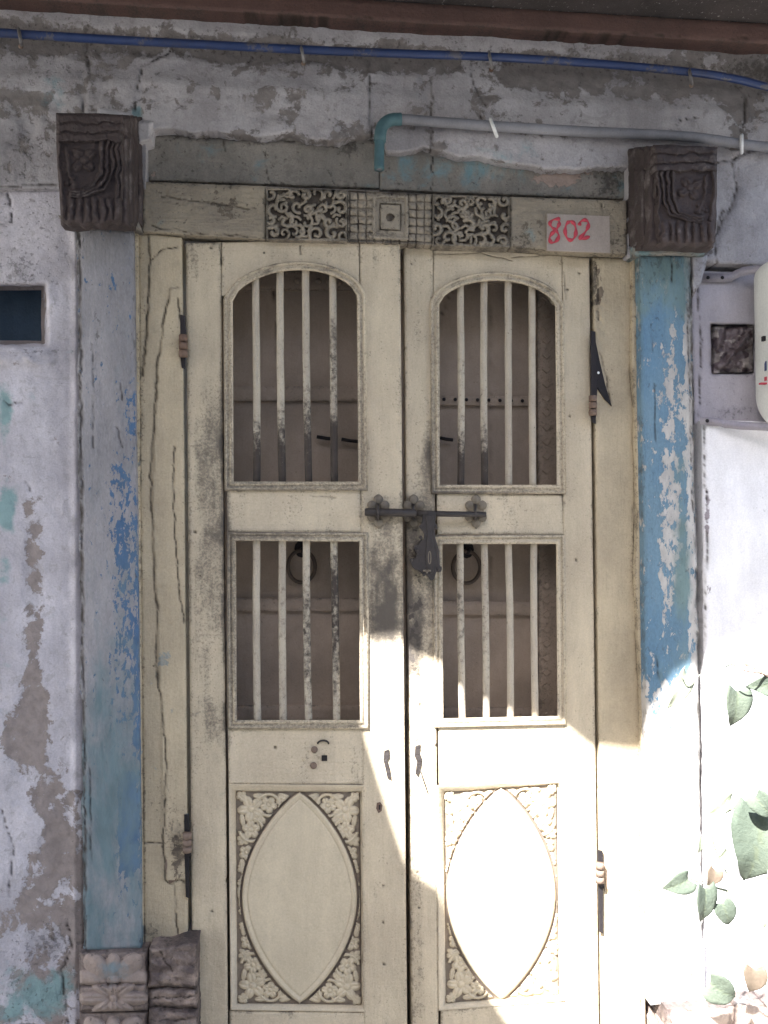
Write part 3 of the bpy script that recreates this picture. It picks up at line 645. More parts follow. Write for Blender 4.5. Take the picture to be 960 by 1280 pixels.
def bracket(steps, y0, y1, face_x, mirror, label):
    o = empty('carved_bracket', tuple(P((steps[0][0]+steps[0][1])/2, y1, steps[0][2])), label, 'bracket', 'carved stone brackets at the ends of the lintel')
    n = len(steps)
    for i, (xa, xb, d) in enumerate(steps):
        last = i == n-1
        yy0 = y0+(n-1-i)*1.0; yy1 = y1-(n-1-i)*0.5
        if last:
            fld = bracket_face(xa, xb, y0, y1, mirror)
            slab('carved_face', [(xa, yy0), (xb, yy0+2), (xb-3, yy1-2), (xa+7, yy1-4)], M['stone'], d=d, thick=.04, parent=o, res=1.1, bev=(4, .006), wob=1.6, seed=31+mirror,
                 mk=lambda X, Y: dict(A=.34*sst(.6, 1, fld(X, Y))+.22*vn(X/12, Y/12, 5), H=.015*(fld(X, Y)-1)+.005*(fbm(X/9, Y/9, 62, 3)-.5), D=.2*vn(X/9, Y/9, 2)),  # paler high relief: highlights put into the colour
                 bottom=lambda X: yy1-9*np.abs((X-(xa+xb)/2)/((xb-xa)/2))**3+2*np.sin(X/3.2))
        else:
            slab('moulded_step', [(xa, yy0), (xb, yy0+2), (xb-1, yy1+2), (xa+2, yy1)], M['stone'], d=d, thick=.045, parent=o, res=1.6, bev=(5, .010), wob=3, seed=40+i,
                 mk=lambda X, Y: dict(A=.25*vn(X/8, Y/12, 5)+.5*np.exp(-(np.minimum(np.abs(X-xa-3), np.abs(X-xb+3))/2.2)**2)*vn(X/9, Y/14, 3), D=.25*vn(X/9, Y/9, 2), H=-.006*(np.mod(Y-y0, 26) < 5)*(Y < y0+45)+.006*(fbm(X/9, Y/9, 6, 3)-.5)))  # paler bands along the step edges are painted highlights
    return o
bracket([(84, 178, .045), (81, 172, .075), (77, 166, .105), (73, 160, .135), (69, 153, .165)], 141, 281, None, 0, 'dark brown carved stone bracket above the grey left pillar')
bracket([(787, 885, .045), (793, 888, .075), (800, 891, .105), (808, 894, .135), (817, 897, .165)], 181, 308, None, 1, 'dark brown carved stone bracket above the blue right pillar')
slab('mortar_bed', [(120, 133), (166, 140), (168, 150), (118, 148)], M['edge'], d=.03, thick=.1, parent=wall, res=2, wob=2, bev=(4, .01), mk=lambda X, Y: dict(A=.5+0*X))
slab('mortar_bed', [(168, 150), (192, 152), (190, 176), (172, 182)], M['plaster_up'], d=.05, thick=.1, parent=wall, res=2, wob=2, bev=(5, .015), seed=5)
slab('mortar_bed', [(790, 308), (882, 306), (880, 320), (792, 319)], M['board'], d=.055, thick=.1, parent=wall, res=2, wob=2, bev=(4, .01), seed=6, mk=lambda X, Y: dict(B=.45+0*X, D=.4*vn(X/9, Y/5, 1)))
slab('mortar_bed', [(862, 318), (885, 318), (877, 355), (866, 372)], M['plaster_up'], d=.04, thick=.1, parent=wall, res=2, wob=2.5, bev=(5, .012), seed=7, mk=lambda X, Y: dict(A=.4*vn(X/6, Y/6, 2)))
slab('mortar_bed', [(72, 270), (172, 276), (176, 287), (92, 284)], M['board'], d=.055, thick=.1, parent=wall, res=2, wob=2, bev=(4, .01), seed=6, mk=lambda X, Y: dict(D=.5*vn(X/9, Y/5, 1)))

# ================================================================== CARVED BASES
def flower_row(x0, x1, y0, y1, kind):
    cx = (x0+x1)/2
    def f(X, Y):
        z = .12+0*X
        if kind == 0:
            for a, r in ((-2.95, 45), (-2.3, 46), (-1.57, 36), (-.85, 46), (-.2, 45)):
                ux, uy = math.cos(a), math.sin(a); u = (X-cx)*ux+(Y-y1)*uy; v = -(X-cx)*uy+(Y-y1)*ux
                z = np.maximum(z, np.sqrt(np.clip(1-((u-r*.62)/(r*.48))**2-(v/(r*.30))**2, 0, 1)))
            z = np.maximum(z, np.sqrt(np.clip(1-(np.hypot(X-cx, Y-y1+5)/9)**2, 0, 1)))
        else:
            for a in (0, math.pi, -.75, -2.4, .75, 2.4, -1.57, 1.57):
                r = 44 if abs(math.cos(a)) > .9 else (34 if abs(math.cos(a)) > .2 else 18)
                ux, uy = math.cos(a), math.sin(a); cy = (y0+y1)/2; u = (X-cx)*ux+(Y-cy)*uy; v = -(X-cx)*uy+(Y-cy)*ux
                e = 1-((u-r*.58)/(r*.48))**2-(v/8.5)**2
                z = np.maximum(z, np.sqrt(np.clip(e, 0, 1))*(1-.3*np.exp(-(v/1.3)**2)))
            z = np.maximum(z, np.sqrt(np.clip(1-(np.hypot(X-cx, Y-(y0+y1)/2)/5)**2, 0, 1)))
        return z
    return f
def base_stone(xo, yo, sx, label, slots=(0, 1, 2)):
    g = 'carved stone bases under the pillars'
    o = empty('carved_plinth', tuple(P(145+xo, YB, .05)), label, 'plinth', g)
    T = lambda x, y: (x*sx+xo, y+yo)
    rows = [(1190, 1231, 0), (1232, 1264, 1), (1265, 1310, 0), (1311, 1345, 1)]
    for y0, y1, kd in rows:
        xa, xb = sorted((T(99, 0)[0], T(184, 0)[0]))
        fld = flower_row(xa, xb, y0+yo, y1+yo, kd)
        slab('flower_block', [(xa, y0+yo), (xb, y0+yo-2), (xb, y1+yo-1), (xa, y1+yo)], M['plinth'], d=.085 if kd else .075, thick=.2, parent=o, res=1.2, bev=(4, .008), wob=1.5, seed=y0,
             mk=lambda X, Y, fld=fld: dict(A=.8*(1-sst(.02, .25, fld(X, Y))), H=.016*(fld(X, Y)-1), D=.25*vn(X/8, Y/8, 3), B=.45*blob(X, Y, 140*sx+xo, 1212+yo, 24, 18)))
    xa, xb = sorted((T(186, 0)[0], T(247, 0)[0]))
    for k, (y0, y1) in enumerate(((1180, 1234), (1236, 1260), (1262, 1290), (1292, 1345))):
        slab('rough_block', [(xa, y0+yo+(0 if k else 5)), (xb, y0+yo-(3 if not k else 0)), (xb, y1+yo), (xa, y1+yo)], M['plinth'], d=.07-.006*(k % 2), thick=.2, parent=o, res=1.6, bev=(5, .01), wob=2.0, seed=60+k,
             mk=lambda X, Y, k=k: dict(A=.35+.4*vn(X/14, Y/9, 8), D=.4*vn(X/10, Y/5, 4), K=cracks(X, Y, [(1.6, [(xa, (y0+y1)/2+yo), (xb, (y0+y1)/2+yo-2)])] if k else [(1.6, [(200*sx+xo, 1190+yo), (215*sx+xo, 1215+yo)])], 3),
                                       H=.010*(fbm(X/14, Y/9, 9+k, 4)-.5)*2))
    slab('rough_block', [(min(T(99, 0)[0], T(247, 0)[0]), 1347+yo), (max(T(99, 0)[0], T(247, 0)[0]), 1347+yo), (max(T(99, 0)[0], T(247, 0)[0]), YB), (min(T(99, 0)[0], T(247, 0)[0]), YB)], M['plinth'], d=.10, thick=.2, parent=o, res=4, wob=1.5)
    return o
base_stone(0, 0, 1, 'weathered brown carved stone base with flowers under the grey left pillar')
slab('pillar_shoe', [(811, 1176), (880, 1175), (882, 1252), (813, 1256)], M['plaster_right'], d=.06, thick=.2, res=2.5, wob=1, parent=wall, bev=(4, .006), mk=lambda X, Y: dict(K=cracks(X, Y, [(1.6, [(831, 1130), (830, 1178)])])))
def small_base():
    o = empty('carved_plinth', tuple(P(900, YB, .06)), 'sunlit stone base with flower carving at the foot of the right wall', 'plinth', 'carved stone bases under the pillars')
    for (xa, xb, y0) in ((832, 918, 1258), (920, 1010, 1252)):
        fld = flower_row(xa, xb, y0, y0+42, 0)
        slab('flower_block', [(xa, y0), (xb, y0), (xb, y0+42), (xa, y0+42)], M['plinth'], d=.10, thick=.14, parent=o, res=1.3, bev=(4, .008), wob=1.4, seed=xa,
             mk=lambda X, Y, fld=fld: dict(A=.6*(1-sst(.1, .55, fld(X, Y))), H=.012*(fld(X, Y)-1)))
    slab('rough_block', [(832, 1302), (1010, 1297), (1010, YB), (834, YB)], M['plinth'], d=.11, thick=.14, parent=o, res=4, wob=1.2)
small_base()

# ================================================================== DOOR LEAVES
def arc(xa, xb, ya, yb, yt, n=22):
    """segmental arch from (xa, ya) over yt to (xb, yb)"""
    out = []
    for i in range(n+1):
        t = i/n; x = xa+(xb-xa)*t; y = (ya+(yb-ya)*t)-((ya+yb)/2-yt)*(1-(2*t-1)**2)**.62; out.append((x, y))
    return out
MOULD = [(-1, -.030), (-1, .004), (1, .0065), (3.5, .0065), (4.2, .0035), (6.5, .004), (7.2, .0075), (9.5, .0075), (10.5, .001), (10.5, -.01)]
def door_leaf(tg, dfn, G, mkd):
    """G: the pixel measures of the leaf; dfn(px) gives the depth along it"""
    d_ = lambda x: float(dfn(x))
    c3 = lambda C: [(x, y, d_(x)) for x, y in C]
    for nm, C, key in G['stiles']:
        slab(nm, c3(C), M['cream'], thick=.036, parent=tg, res=1.8, mk=mkd, bev=(2.2, .0025), seed=3)
    arch = G['arch']; ax = [p[0] for p in arch]; ay = [p[1] for p in arch]
    (tx0, ty0), (tx1, ty1) = G['top']
    slab('top_rail', [(tx0, ty0, d_(tx0)-.0012), (tx1, ty1, d_(tx1)-.0012), (tx1, 400, d_(tx1)-.0012), (tx0, 400, d_(tx0)-.0012)], M['cream_h'], thick=.034, parent=tg, res=1.6, mk=mkd, bev=(1.8, .0018),
         bottom=lambda X: np.interp(X, ax, ay, left=ay[0], right=ay[-1])-6, seed=4)
    for nm, C in G['rails']:
        slab(nm, [(x, y, d_(x)-.0012) for x, y in C], M['cream_h'], thick=.034, parent=tg, res=1.7, mk=mkd, bev=(1.8, .002), seed=5)
    # mouldings round the barred openings
    mkm = lambda x, y: (0, 0, float(mkd(np.array([x]), np.array([y]))['D'][0])+.12+.35*random.random(), 0)
    x0a, x0b, x1a, x1b, yb0, yb1 = G['open1']
    path = [(x0b, yb0)]+arch+[(x1b, yb1)]
    moulding('window_moulding', path, MOULD, dfn, M['cream'], tg, True, mkm)
    q = G['open2']
    moulding('window_moulding', [q[3], q[0], q[1], q[2]], MOULD, dfn, M['cream'], tg, True, mkm)
    # bars
    for i, (xt, yt, xb, yb) in enumerate(G['bars']):
        dd = d_(xt)-.016
        n = 26; bend = random.uniform(-1.2, 1.2)
        w = G['wear'][i]
        pts = [W(xt+(xb-xt)*k/n+bend*math.sin(math.pi*k/n)+.12*math.sin(k*.9+i), yt+(yb-yt)*k/n, dd) for k in range(n+1)]
        tube('bar', pts, .0092, M['bar'], tg, 12, mk=lambda t, w=w: (float(np.interp(t, w[0], w[1])), 0, 0.1, 0))
    # carved panel with its oval
    carved_panel(tg, dfn, G['panel'])
OVN = 40
def ogive(p):
    (xl, yt, xr, yb) = p; cx, cy, rx, ry = (xl+xr)/2, (yt+yb)/2, (xr-xl)/2, (yb-yt)/2
    def inside(X, Y):
        t = np.abs(Y-cy)/ry; wv = rx*np.where(t < 1, np.clip(1-t**1.9, 0, 1)**.85, 0)
        return (wv-np.abs(X-cx))*np.clip(1.0-.45*t, .5, 1)     # approx. signed distance in px
    return inside
def spandrel(X, Y, x0, y0, sx, sy):
    """foliage of one corner; local u, v run inwards from the corner"""
    u = (X-x0)*sx; v = (Y-y0)*sy; z = np.zeros(X.shape)
    z = np.maximum(z, petal(u, v, 19, 22, 17, 5, .5, .5)); z = np.maximum(z, petal(u, v, 41, 17, 10.5, 5, .2, .6)); z = np.maximum(z, ringf(u, v, 41, 17, 13.5, 1.9, -2.6, 2.2))
    z = np.maximum(z, petal(u, v, 19, 48, 11.5, 5, .9, .6)); z = np.maximum(z, ringf(u, v, 19, 48, 14.5, 2.0, -1.2, 3.0))
    z = np.maximum(z, petal(u, v, 13, 77, 9.5, 5, .1, .6))
    for cx, cy, rr, ph in ((58, 12, 8, .4), (9, 60, 8, .8), (29, 34, 8, .3), (8, 97, 6.5, .2), (6, 115, 5, .5), (76, 7, 6, .1), (36, 58, 6, .6), (7, 6, 7, .3)):
        z = np.maximum(z, .8*petal(u, v, cx, cy, rr, 5, ph, .6))
    for a, cx, cy, l in ((.4, 62, 8, 11), (-.5, 66, 14, 9), (1.2, 30, 62, 9), (1.5, 8, 94, 10), (1.75, 9, 112, 11), (2.4, 8, 62, 8), (.7, 8, 8, 9), (1.4, 8, 36, 8), (.1, 30, 6, 9), (1.0, 32, 34, 8), (1.6, 5, 126, 9)):
        ux, uy = math.cos(a), math.sin(a); p = (u-cx)*ux+(v-cy)*uy; q = -(u-cx)*uy+(v-cy)*ux
        z = np.maximum(z, .85*np.sqrt(np.clip(1-(p/l)**2-(q/(l*.42))**2, 0, 1))*(1-.4*np.exp(-(q/.9)**2)))
    return z
def carved_panel(tg, dfn, pn):
    C, ov = pn                                # C: TL TR BR BL inner corners of the recess
    dp = .020
    d_ = lambda x: float(dfn(x))
    x0, x1 = C[0][0], C[1][0]; (tl, tr, br, bl) = C
    ins = ogive(ov)
    def fld(X, Y):
        # corner coordinates follow the slope of the rails
        yt = tl[1]+(X-tl[0])*(tr[1]-tl[1])/(tr[0]-tl[0]); yb = bl[1]+(X-bl[0])*(br[1]-bl[1])/(br[0]-bl[0])
        z = np.maximum(np.maximum(spandrel(X, Y-yt, tl[0], 0, 1, 1), spandrel(X, Y-yt, tr[0], 0, -1, 1)), np.maximum(spandrel(X, Y-yb, bl[0], 0, 1, -1), spandrel(X, Y-yb, br[0], 0, -1, -1)))
        s = ins(X, Y); z = z*sst(-2.0, -4.5, s) if False else np.where(s > -3.0, 0, z)
        return z, s
    def mk(X, Y):
        z, s = fld(X, Y)
        flat = sst(-1.0, .6, s)
        rim = np.exp(-((s-2.2)/1.3)**2)
        grv = np.exp(-((s-6.2)/1.0)**2)
        H = .0095*z*(1-flat)+flat*.0105+rim*.0018-.0022*grv*flat
        A = (1-flat)*.50*(1-sst(.0, .38, z))+.45*grv*flat*.6+.35*np.exp(-((s+2.0)/1.2)**2)
        A = A+.22*(1-flat)*(1-z)
        return dict(A=A, H=H, D=.10*vn(X/20, Y/30, 3)+.06*flat*vn(X/14, Y/10, 6))
    slab('carved_panel', [(x-2*(1 if x > (x0+x1)/2 else 1), y, d_(x)-dp) for x, y in C], M['carved_cream'], thick=.012, parent=tg, res=.8, mk=mk, bev=None, rough=.0004)
    # sloped moulding round the recess
    prof = [(-1.0, -dp-.001), (1.0, -dp+.001), (1.2, -dp*.55), (7, -.001), (8, .0005), (9, .0002), (9, -.01)]
    moulding('panel_moulding', [bl, tl, tr, br], prof, dfn, M['cream_h'], tg, True)

# left leaf ---------------------------------------------------------
dL = lambda x: np.interp(x, [230, 505], [.004, .014])
dR = lambda x: np.interp(x, [503, 750], [-.008, -.014])
leafL = empty('door_leaf', tuple(P(240, 1400, -.03)), 'left leaf of the cream barred double door, black grime on its meeting edge', 'door', 'leaves of the double door')
leafR = empty('door_leaf', tuple(P(745, 1390, -.05)), 'right leaf of the cream barred double door, its carved panel in sun', 'door', 'leaves of the double door')
def mk_dl(X, Y):
    D = .62*blob(X, Y, 268, 640, 30, 140, 3)*(.5+.6*vn(X/14, Y/24, 4))+.25*blob(X, Y, 262, 850, 20, 120)
    D += 1.0*blob(X, Y, 480, 735, 24, 62, 2.4)*(.35+.8*fbm(X/12, Y/20, 55, 4))+.25*blob(X, Y, 488, 770, 20, 50)+.7*blob(X, Y, 454, 570, 9, 40)*(.5+.7*vn(X/5, Y/12, 3))+.5*blob(X, Y, 475, 645, 24, 24)+.4*blob(X, Y, 478, 790, 30, 24)
    D += .35*blob(X, Y, 457, 443, 8, 10)+.25*blob(X, Y, 440, 320, 60, 14)+.18*blob(X, Y, 240, 330, 10, 40)+.35*blob(X, Y, 236, 1045, 8, 26)
    D += .15*vn(X/40, Y/60, 5)+.20*sst(.54, .74, fbm(X/26, Y/70, 21, 4))+.15*sst(.5, .7, fbm(X/7, Y/60, 22, 4))+.25*blob(X, Y, 395, 945, 14, 20)
    A = .30*blob(X, Y, 482, 740, 24, 70, 4)*vn(X/5, Y/4, 2)+.4*blob(X, Y, 456, 580, 5, 20)
    K = cracks(X, Y, [(1.5, [(275, 306), (276, 330)]), (2.2, [(375, 308), (376, 318)]), (1.0, [(507, 1100), (508, 1200)]), (1.2, [(388, 620), (420, 622)])], 1)
    for cx, cy, r in ((264, 310, 1.4), (330, 316, 1.2), (479, 1107, 1.4), (479, 1153, 1.4), (265, 1139, 1.4), (284, 1101, 2.2), (244, 665, 1.5), (344, 934, 1.5), (480, 1205, 1.3), (250, 720, 1.3)): K = np.maximum(K, 1-sst(r*.6, r*1.5, np.hypot(X-cx, Y-cy)))
    return dict(A=A, D=D, K=K, B=.2*vn(X/60, Y/90, 8))
def mk_dr(X, Y):
    D = .70*blob(X, Y, 524, 750, 22, 100, 4)*(.5+.7*vn(X/10, Y/18, 4))+.75*blob(X, Y, 538, 572, 11, 44)+.45*blob(X, Y, 520, 640, 22, 24)
    D += .32*blob(X, Y, 518, 1000, 12, 330, 6)+.12*vn(X/40, Y/60, 15)+.20*sst(.54, .74, fbm(X/26, Y/70, 21, 4))+.15*sst(.5, .7, fbm(X/7, Y/60, 22, 4))+.3*blob(X, Y, 620, 640, 60, 26)*vn(X/10, Y/8, 3)+.3*blob(X, Y, 560, 1262, 60, 14)
    A = .32*blob(X, Y, 518, 900, 10, 330, 6)*vn(X/4, Y/10, 2)*1.4+.45*blob(X, Y, 522, 780, 18, 70)*vn(X/4, Y/5, 12)
    K = cracks(X, Y, [(1.1, [(545, 318), (600, 316), (640, 326)]), (1.0, [(640, 322), (690, 318)]), (1.0, [(705, 340), (707, 375)])], 1)
    for cx, cy, r in ((709, 362, 1.5), (724, 342, 1.3), (514, 330, 1.2), (507, 435, 1.2), (545, 932, 1.5), (522, 1090, 1.4), (720, 700, 1.2), (712, 520, 1.2)): K = np.maximum(K, 1-sst(r*.6, r*1.5, np.hypot(X-cx, Y-cy)))
    return dict(A=A, D=D, K=K)
archL = arc(290, 447, 376, 370, 337); archR = arc(548, 695, 380, 383, 350)
hb = ([0, .55, .7, .8, 1], [.15, .2, .25, .75, .8])
G = dict(stiles=[('stile', [(232.5, 304), (276, 303), (286, 1402), (242, 1402)], 0), ('stile', [(450, 299), (500, 297), (510, 1402), (455, 1402)], 0)],
         top=((277, 303), (449.2, 299)), arch=archL,
         rails=[('middle_rail', [(284, 612), (450.5, 612), (452, 665), (284, 665)]), ('lock_rail', [(285, 911), (454, 911), (454.5, 980), (286, 980)]), ('bottom_rail', [(287, 1264), (456, 1266), (456, 1400), (287, 1400)])],
         open1=(290, 291, 447, 449, 603, 603), open2=[(294, 675), (450, 676), (451, 901), (295, 901)],
         bars=[(319, 340, 321, 606), (350, 330, 353, 606), (382, 330, 386, 606), (416, 340, 418, 606), (321, 668, 322, 906), (353, 668, 354, 906), (383, 668, 386, 906), (417, 668, 421, 906)],
         wear=[([0, .62, .84, 1], [.12, .2, .7, .95]), ([0, .6, .86, 1], [.15, .25, .75, .95]), ([0, .5, .8, 1], [.12, .3, .7, .9]), ([0, .2, .3, .65, .75, 1], [.2, .3, .5, .4, .85, .9]),
               ([0, 1], [.2, .26]), ([0, 1], [.25, .33]), ([0, .4, .7, 1], [.2, .5, .5, .3]), ([0, .25, .6, 1], [.3, .7, .6, .3])],
         panel=([(295, 989), (451, 990), (453, 1256), (297, 1254)], (303, 991, 446, 1253)))
# the thin return of each outer stile beside the openings
door_leaf(leafL, dL, G, mk_dl)
G2 = dict(stiles=[('stile', [(505, 306), (541, 308), (549, 1402), (515, 1402)], 0), ('stile', [(703, 320), (736.5, 323), (750, 1392), (706, 1392)], 0)],
          top=((542, 308), (702.3, 320)), arch=archR,
          rails=[('middle_rail', [(546, 616), (703, 619), (704, 668), (547, 668)]), ('lock_rail', [(548, 908), (705, 905), (706, 972), (549, 981)]), ('bottom_rail', [(551, 1262), (708, 1252), (708, 1390), (551, 1398)])],
          open1=(548, 549, 695, 697, 607, 607), open2=[(552, 679), (696, 679), (698, 896), (553, 899)],
          bars=[(575, 348, 576, 610), (605, 342, 606, 610), (635, 342, 636, 610), (665, 352, 666, 610), (575, 672, 578, 903), (605, 672, 608, 902), (635, 672, 638, 902), (667, 672, 669, 901)],
          wear=[([0, .4, .7, .86, 1], [.12, .32, .32, .75, .9]), ([0, .68, .86, 1], [.12, .25, .75, .9]), ([0, 1], [.05, .2]), ([0, 1], [.05, .15]), ([0, .3, 1], [.2, .42, .2]), ([0, .3, 1], [.15, .35, .2]), ([0, 1], [.1, .2]), ([0, 1], [.08, .12])],
          panel=([(555, 990), (697, 980), (700, 1243), (557, 1254)], (559, 986, 694, 1249)))
door_leaf(leafR, dR, G2, mk_dr)

# hinges (parts of the leaves)
def hinge(tg, x, y0, y1, ky0, ky1, d, side):
    plate('hinge_strap', [(x-3.5, y0), (x+2.5, y0+1), (x+4, (y0*2+y1)/3), (x+5.5, y0+.5*(y1-y0)), (x+3, ky1+4), (x+3, y1), (x-1.5, y1-2), (x-3, ky1)], d-.006, .006, M['iron_d'], tg)
    c = x-2*side
    pts = [W(c, ky0+(ky1-ky0)*k/6, d+.008) for k in range(7)]
    for k in range(3):
        a = ky0+(ky1-ky0)*k/3+.8; b = ky0+(ky1-ky0)*(k+1)/3-.8
        tube('hinge_knuckle', [W(c, a, d+.008), W(c, (a+b)/2, d+.008), W(c, b, d+.008)], .0105, M['rust'], tg, 12)
hinge(leafL, 229, 394, 462, 418, 447, .018, 0); hinge(leafL, 234, 1017, 1122, 1040, 1066, .018, 0)
hinge(leafR, 741, 414, 530, 494, 520, .004, 0); hinge(leafR, 750, 1062, 1166, 1078, 1104, .004, 0)
plate('hinge_leaf', [(744, 428), (749, 452), (756, 482), (764, 508), (755, 499), (745, 484)], -.006, .005, M['iron_d'], leafR, .0006)
dome('hinge_screw', 748, 466, .004, .0035, M['clip_w'], leafR)
plate('hinge_leaf', [(755, 1080), (760, 1094), (771, 1116), (775, 1138), (766, 1126), (757, 1106)], -.005, .004, M['rust_glare'], leafR, .0006)
plate('hinge_leaf', [(222, 1038), (214, 1046), (206, 1082), (212, 1104), (220, 1100), (228, 1082), (230, 1044)], .010, .005, M['rust'], leafL, .0006)

# fittings on the lock rails
plate('square_hole', [(402, 944), (409, 944), (409, 951), (402, 951)], float(dL(405))-.0005, .0016, M['iron_d'], leafL, 0)
for x, y in ((393, 937), (392, 957)): dome('screw_head', x, y, dL(x)+.001, .0085, M['rust'], leafL, .5)
dome('screw_head', 380, 949, dL(380)-.001, .005, M['cream'], leafL, .4)
tube('cover_loop', [W(404+7*math.cos(a), 930-4.5*math.sin(a), dL(404)+.002) for a in np.linspace(0, math.pi, 9)], .0022, M['iron'], leafL, 8)
plate('escutcheon', [(471, 1003), (475, 1002), (478, 1006), (477, 1013), (473, 1016), (470, 1010)], dL(474)-.003, .004, M['rust'], leafL, .0005)
plate('keyhole', [(473.4, 1006), (475.6, 1006), (475.2, 1012), (473.4, 1012)], dL(474)+.0002, .0012, M['iron_d'], leafL, 0)
for pts, tg, x in (([(480, 938), (486, 936), (487, 946), (484, 950), (487, 960), (489, 974), (484, 972), (482, 962), (479, 950)], leafL, 484),
                   ([(519, 932), (525, 930), (524, 940), (527, 948), (526, 958), (522, 970), (519, 966), (521, 952), (518, 944)], leafR, 522)):
    plate('broken_staple', pts, float((dL if tg is leafL else dR)(x))-.002, .006, M['iron'], tg, .0008)
tube('wire_end', [W(525, 962, dR(525)+.004), W(529, 975, dR(529)+.006), W(535, 992, dR(535)+.002)], .0012, M['iron'], leafR, 6)

# ---- sliding bolt, rosettes and hasp
bolt = empty('door_bolt', tuple(P(530, 722, 0)), 'dark iron sliding bolt and hanging hasp across both door leaves', 'bolt')
def rosette(cx, cy, rx, ry, d, n=6):
    pts = []
    for k in range(64):
        a = 2*math.pi*k/64; r = .84+.15*math.cos(n*a+math.pi)+.03*math.sin(13*a); pts.append((cx+rx*r*math.cos(a+.0), cy+ry*r*math.sin(a)))
    o = plate('rosette', pts, d-.001, .004, M['iron_m'], bolt, .0012)
    for k in range(6):
        a = 2*math.pi*(k+.5)/6; dome('lobe', cx+rx*.64*math.cos(a), cy+ry*.66*math.sin(a), d+.003, .0125, M['iron_m'], o, .42, 12)
        dome('curl', cx+rx*.78*math.cos(a+.12), cy+ry*.82*math.sin(a+.12), d+.005, .0040, M['iron_m'], o, .6, 8)
    return o
M['iron_m'] = mat_paint('painted_over_iron', (.20, .17, .13), (.14, .12, .10), A=(.36, .32, .24), sA=60, ampA=.9, rough=.6, bump=.5, metal=.1, wA=.2)
for cx, d in ((473, dL(473)), (517, dR(517)+.006), (595, dR(595)+.001)):
    rosette(cx, 639, 14, 22, float(d)); 
    dd = float(d)
    tube('staple', [W(cx-1+0*a, 640+9*math.cos(a), dd+.006+.022*math.sin(a)) for a in np.linspace(0, math.pi, 12)], .0035, M['iron'], bolt, 8)
tube('bolt_rod', [W(456, 640, .032), W(458, 640, .032), W(488, 640.5, .032), W(519, 641.5, .030), W(520, 641.5, .030)], [.0085, .0098, .0098, .0098, .0085], M['iron'], bolt, 14)
tube('bolt_rod', [W(519, 641.5, .028), W(560, 642.5, .020), W(607, 643, .012)], [.0075, .0072, .0070], M['iron'], bolt, 14)
HS = [(425, 240), (500, 240), (498, 300), (512, 325), (495, 350), (500, 400), (520, 470), (525, 555), (537, 570), (535, 592), (520, 602), (505, 600), (490, 640), (470, 648), (450, 620), (425, 615), (400, 592), (372, 582), (350, 545), (345, 518), (372, 522), (390, 492), (370, 462), (376, 440), (400, 432), (415, 408), (430, 398), (426, 360), (400, 325), (424, 300)]
def smooth(pts, n=3):
    p = [np.array([x, y, 0.0]) for x, y in pts]; q = curve3(p[-2:]+p+p[:2], n); return [(float(a[0]), float(a[1])) for a in q[2*n:-2*n-1][:len(pts)*n]]
plate('hasp', [(440+x/4.8, 590+y/4.8) for x, y in smooth(HS)], .026, .006, M['iron'], bolt, .0018)
plate('hasp_backplate', [(440+(x-14)/4.8, 590+(y+4)/4.8) for x, y in ((440, 420), (430, 400), (412, 420), (396, 440), (380, 452), (398, 500), (366, 520), (382, 560), (410, 590), (450, 612), (490, 600), (500, 470))], -.004, .012, M['iron'], bolt, .0015)
tube('hasp_loop', [W(537+1.6*math.cos(a), 697+8*math.sin(a), .034) for a in np.linspace(0, 2*math.pi, 17)], .0014, M['iron_m'], bolt, 8, cap=False)
for x, y in ((521.5, 687), (514.5, 700), (548, 711), (530, 718), (526, 672), (545, 660)): dome('stud', x, y, .031, .0045, M['iron'], bolt, .7, 8)

plate('hasp_boss', [(440+x/4.8, 590+y/4.8) for x, y in smooth([(440, 262), (486, 262), (484, 320), (478, 380), (492, 440), (505, 520), (500, 570), (480, 610), (462, 600), (448, 560), (440, 500), (446, 420), (450, 360), (444, 310)])], .0315, .003, M['iron'], bolt, .0022)
for k in range(5): dome('stud', 440+(432+k*9)/4.8, 590+(592+(10 if k == 2 else 0))/4.8, .0335, .0030, M['iron_m'], bolt, .7, 8)
# ================================================================== INNER DOORS behind the bars
def inner_leaf(xa, xb, label, rails, ring, seam, ring_y):
    o = empty('inner_door', tuple(P((xa+xb)/2, 1390, -.17)), label, 'door', 'plain inner doors behind the bars')
    slab('door_board', [(xa, 300), (xb, 300), (xb, 1390), (xa, 1390)], M['inner'], d=-.17, thick=.03, parent=o, res=4, mk=lambda X, Y: dict(D=.2*vn(X/30, Y/50, 3), K=cracks(X, Y, seam, 1)))
    for y0, y1 in rails:
        slab('rail', [(xa+1, y0), (xb-1, y0+(2 if xa > 480 else 0)), (xb-1, y1+(2 if xa > 480 else 0)), (xa+1, y1)], M['inner'], d=-.155, thick=.0145, parent=o, res=3, mk=lambda X, Y: dict(D=.25*vn(X/12, Y/8, 6)))
    rx, ry = ring
    q = plate('handle_plate', [(rx+9*math.cos(a), ry-22+11*math.sin(a)) for a in np.linspace(0, 2*math.pi, 13)[:-1]], -.170, .006, M['iron_d'], o, .001)
    tube('ring_handle', [W(rx+17*math.cos(a), ry+20*math.sin(a), -.150) for a in np.linspace(0, 2*math.pi, 33)], .0052, M['ring'], o, 10, cap=False)
    dome('handle_knob', rx+2, ry-20, -.155, .010, M['iron_d'], o, 1.2)
    return o
il = inner_leaf(262, 494, 'brown inner door with ring handle behind the left leaf bars', [(338, 362), (483, 501), (748, 764), (882, 902)], (377, 708), [(2.4, [(341, 360), (347, 420), (349, 483)]), (2, [(349, 501), (351, 620)])], 705)
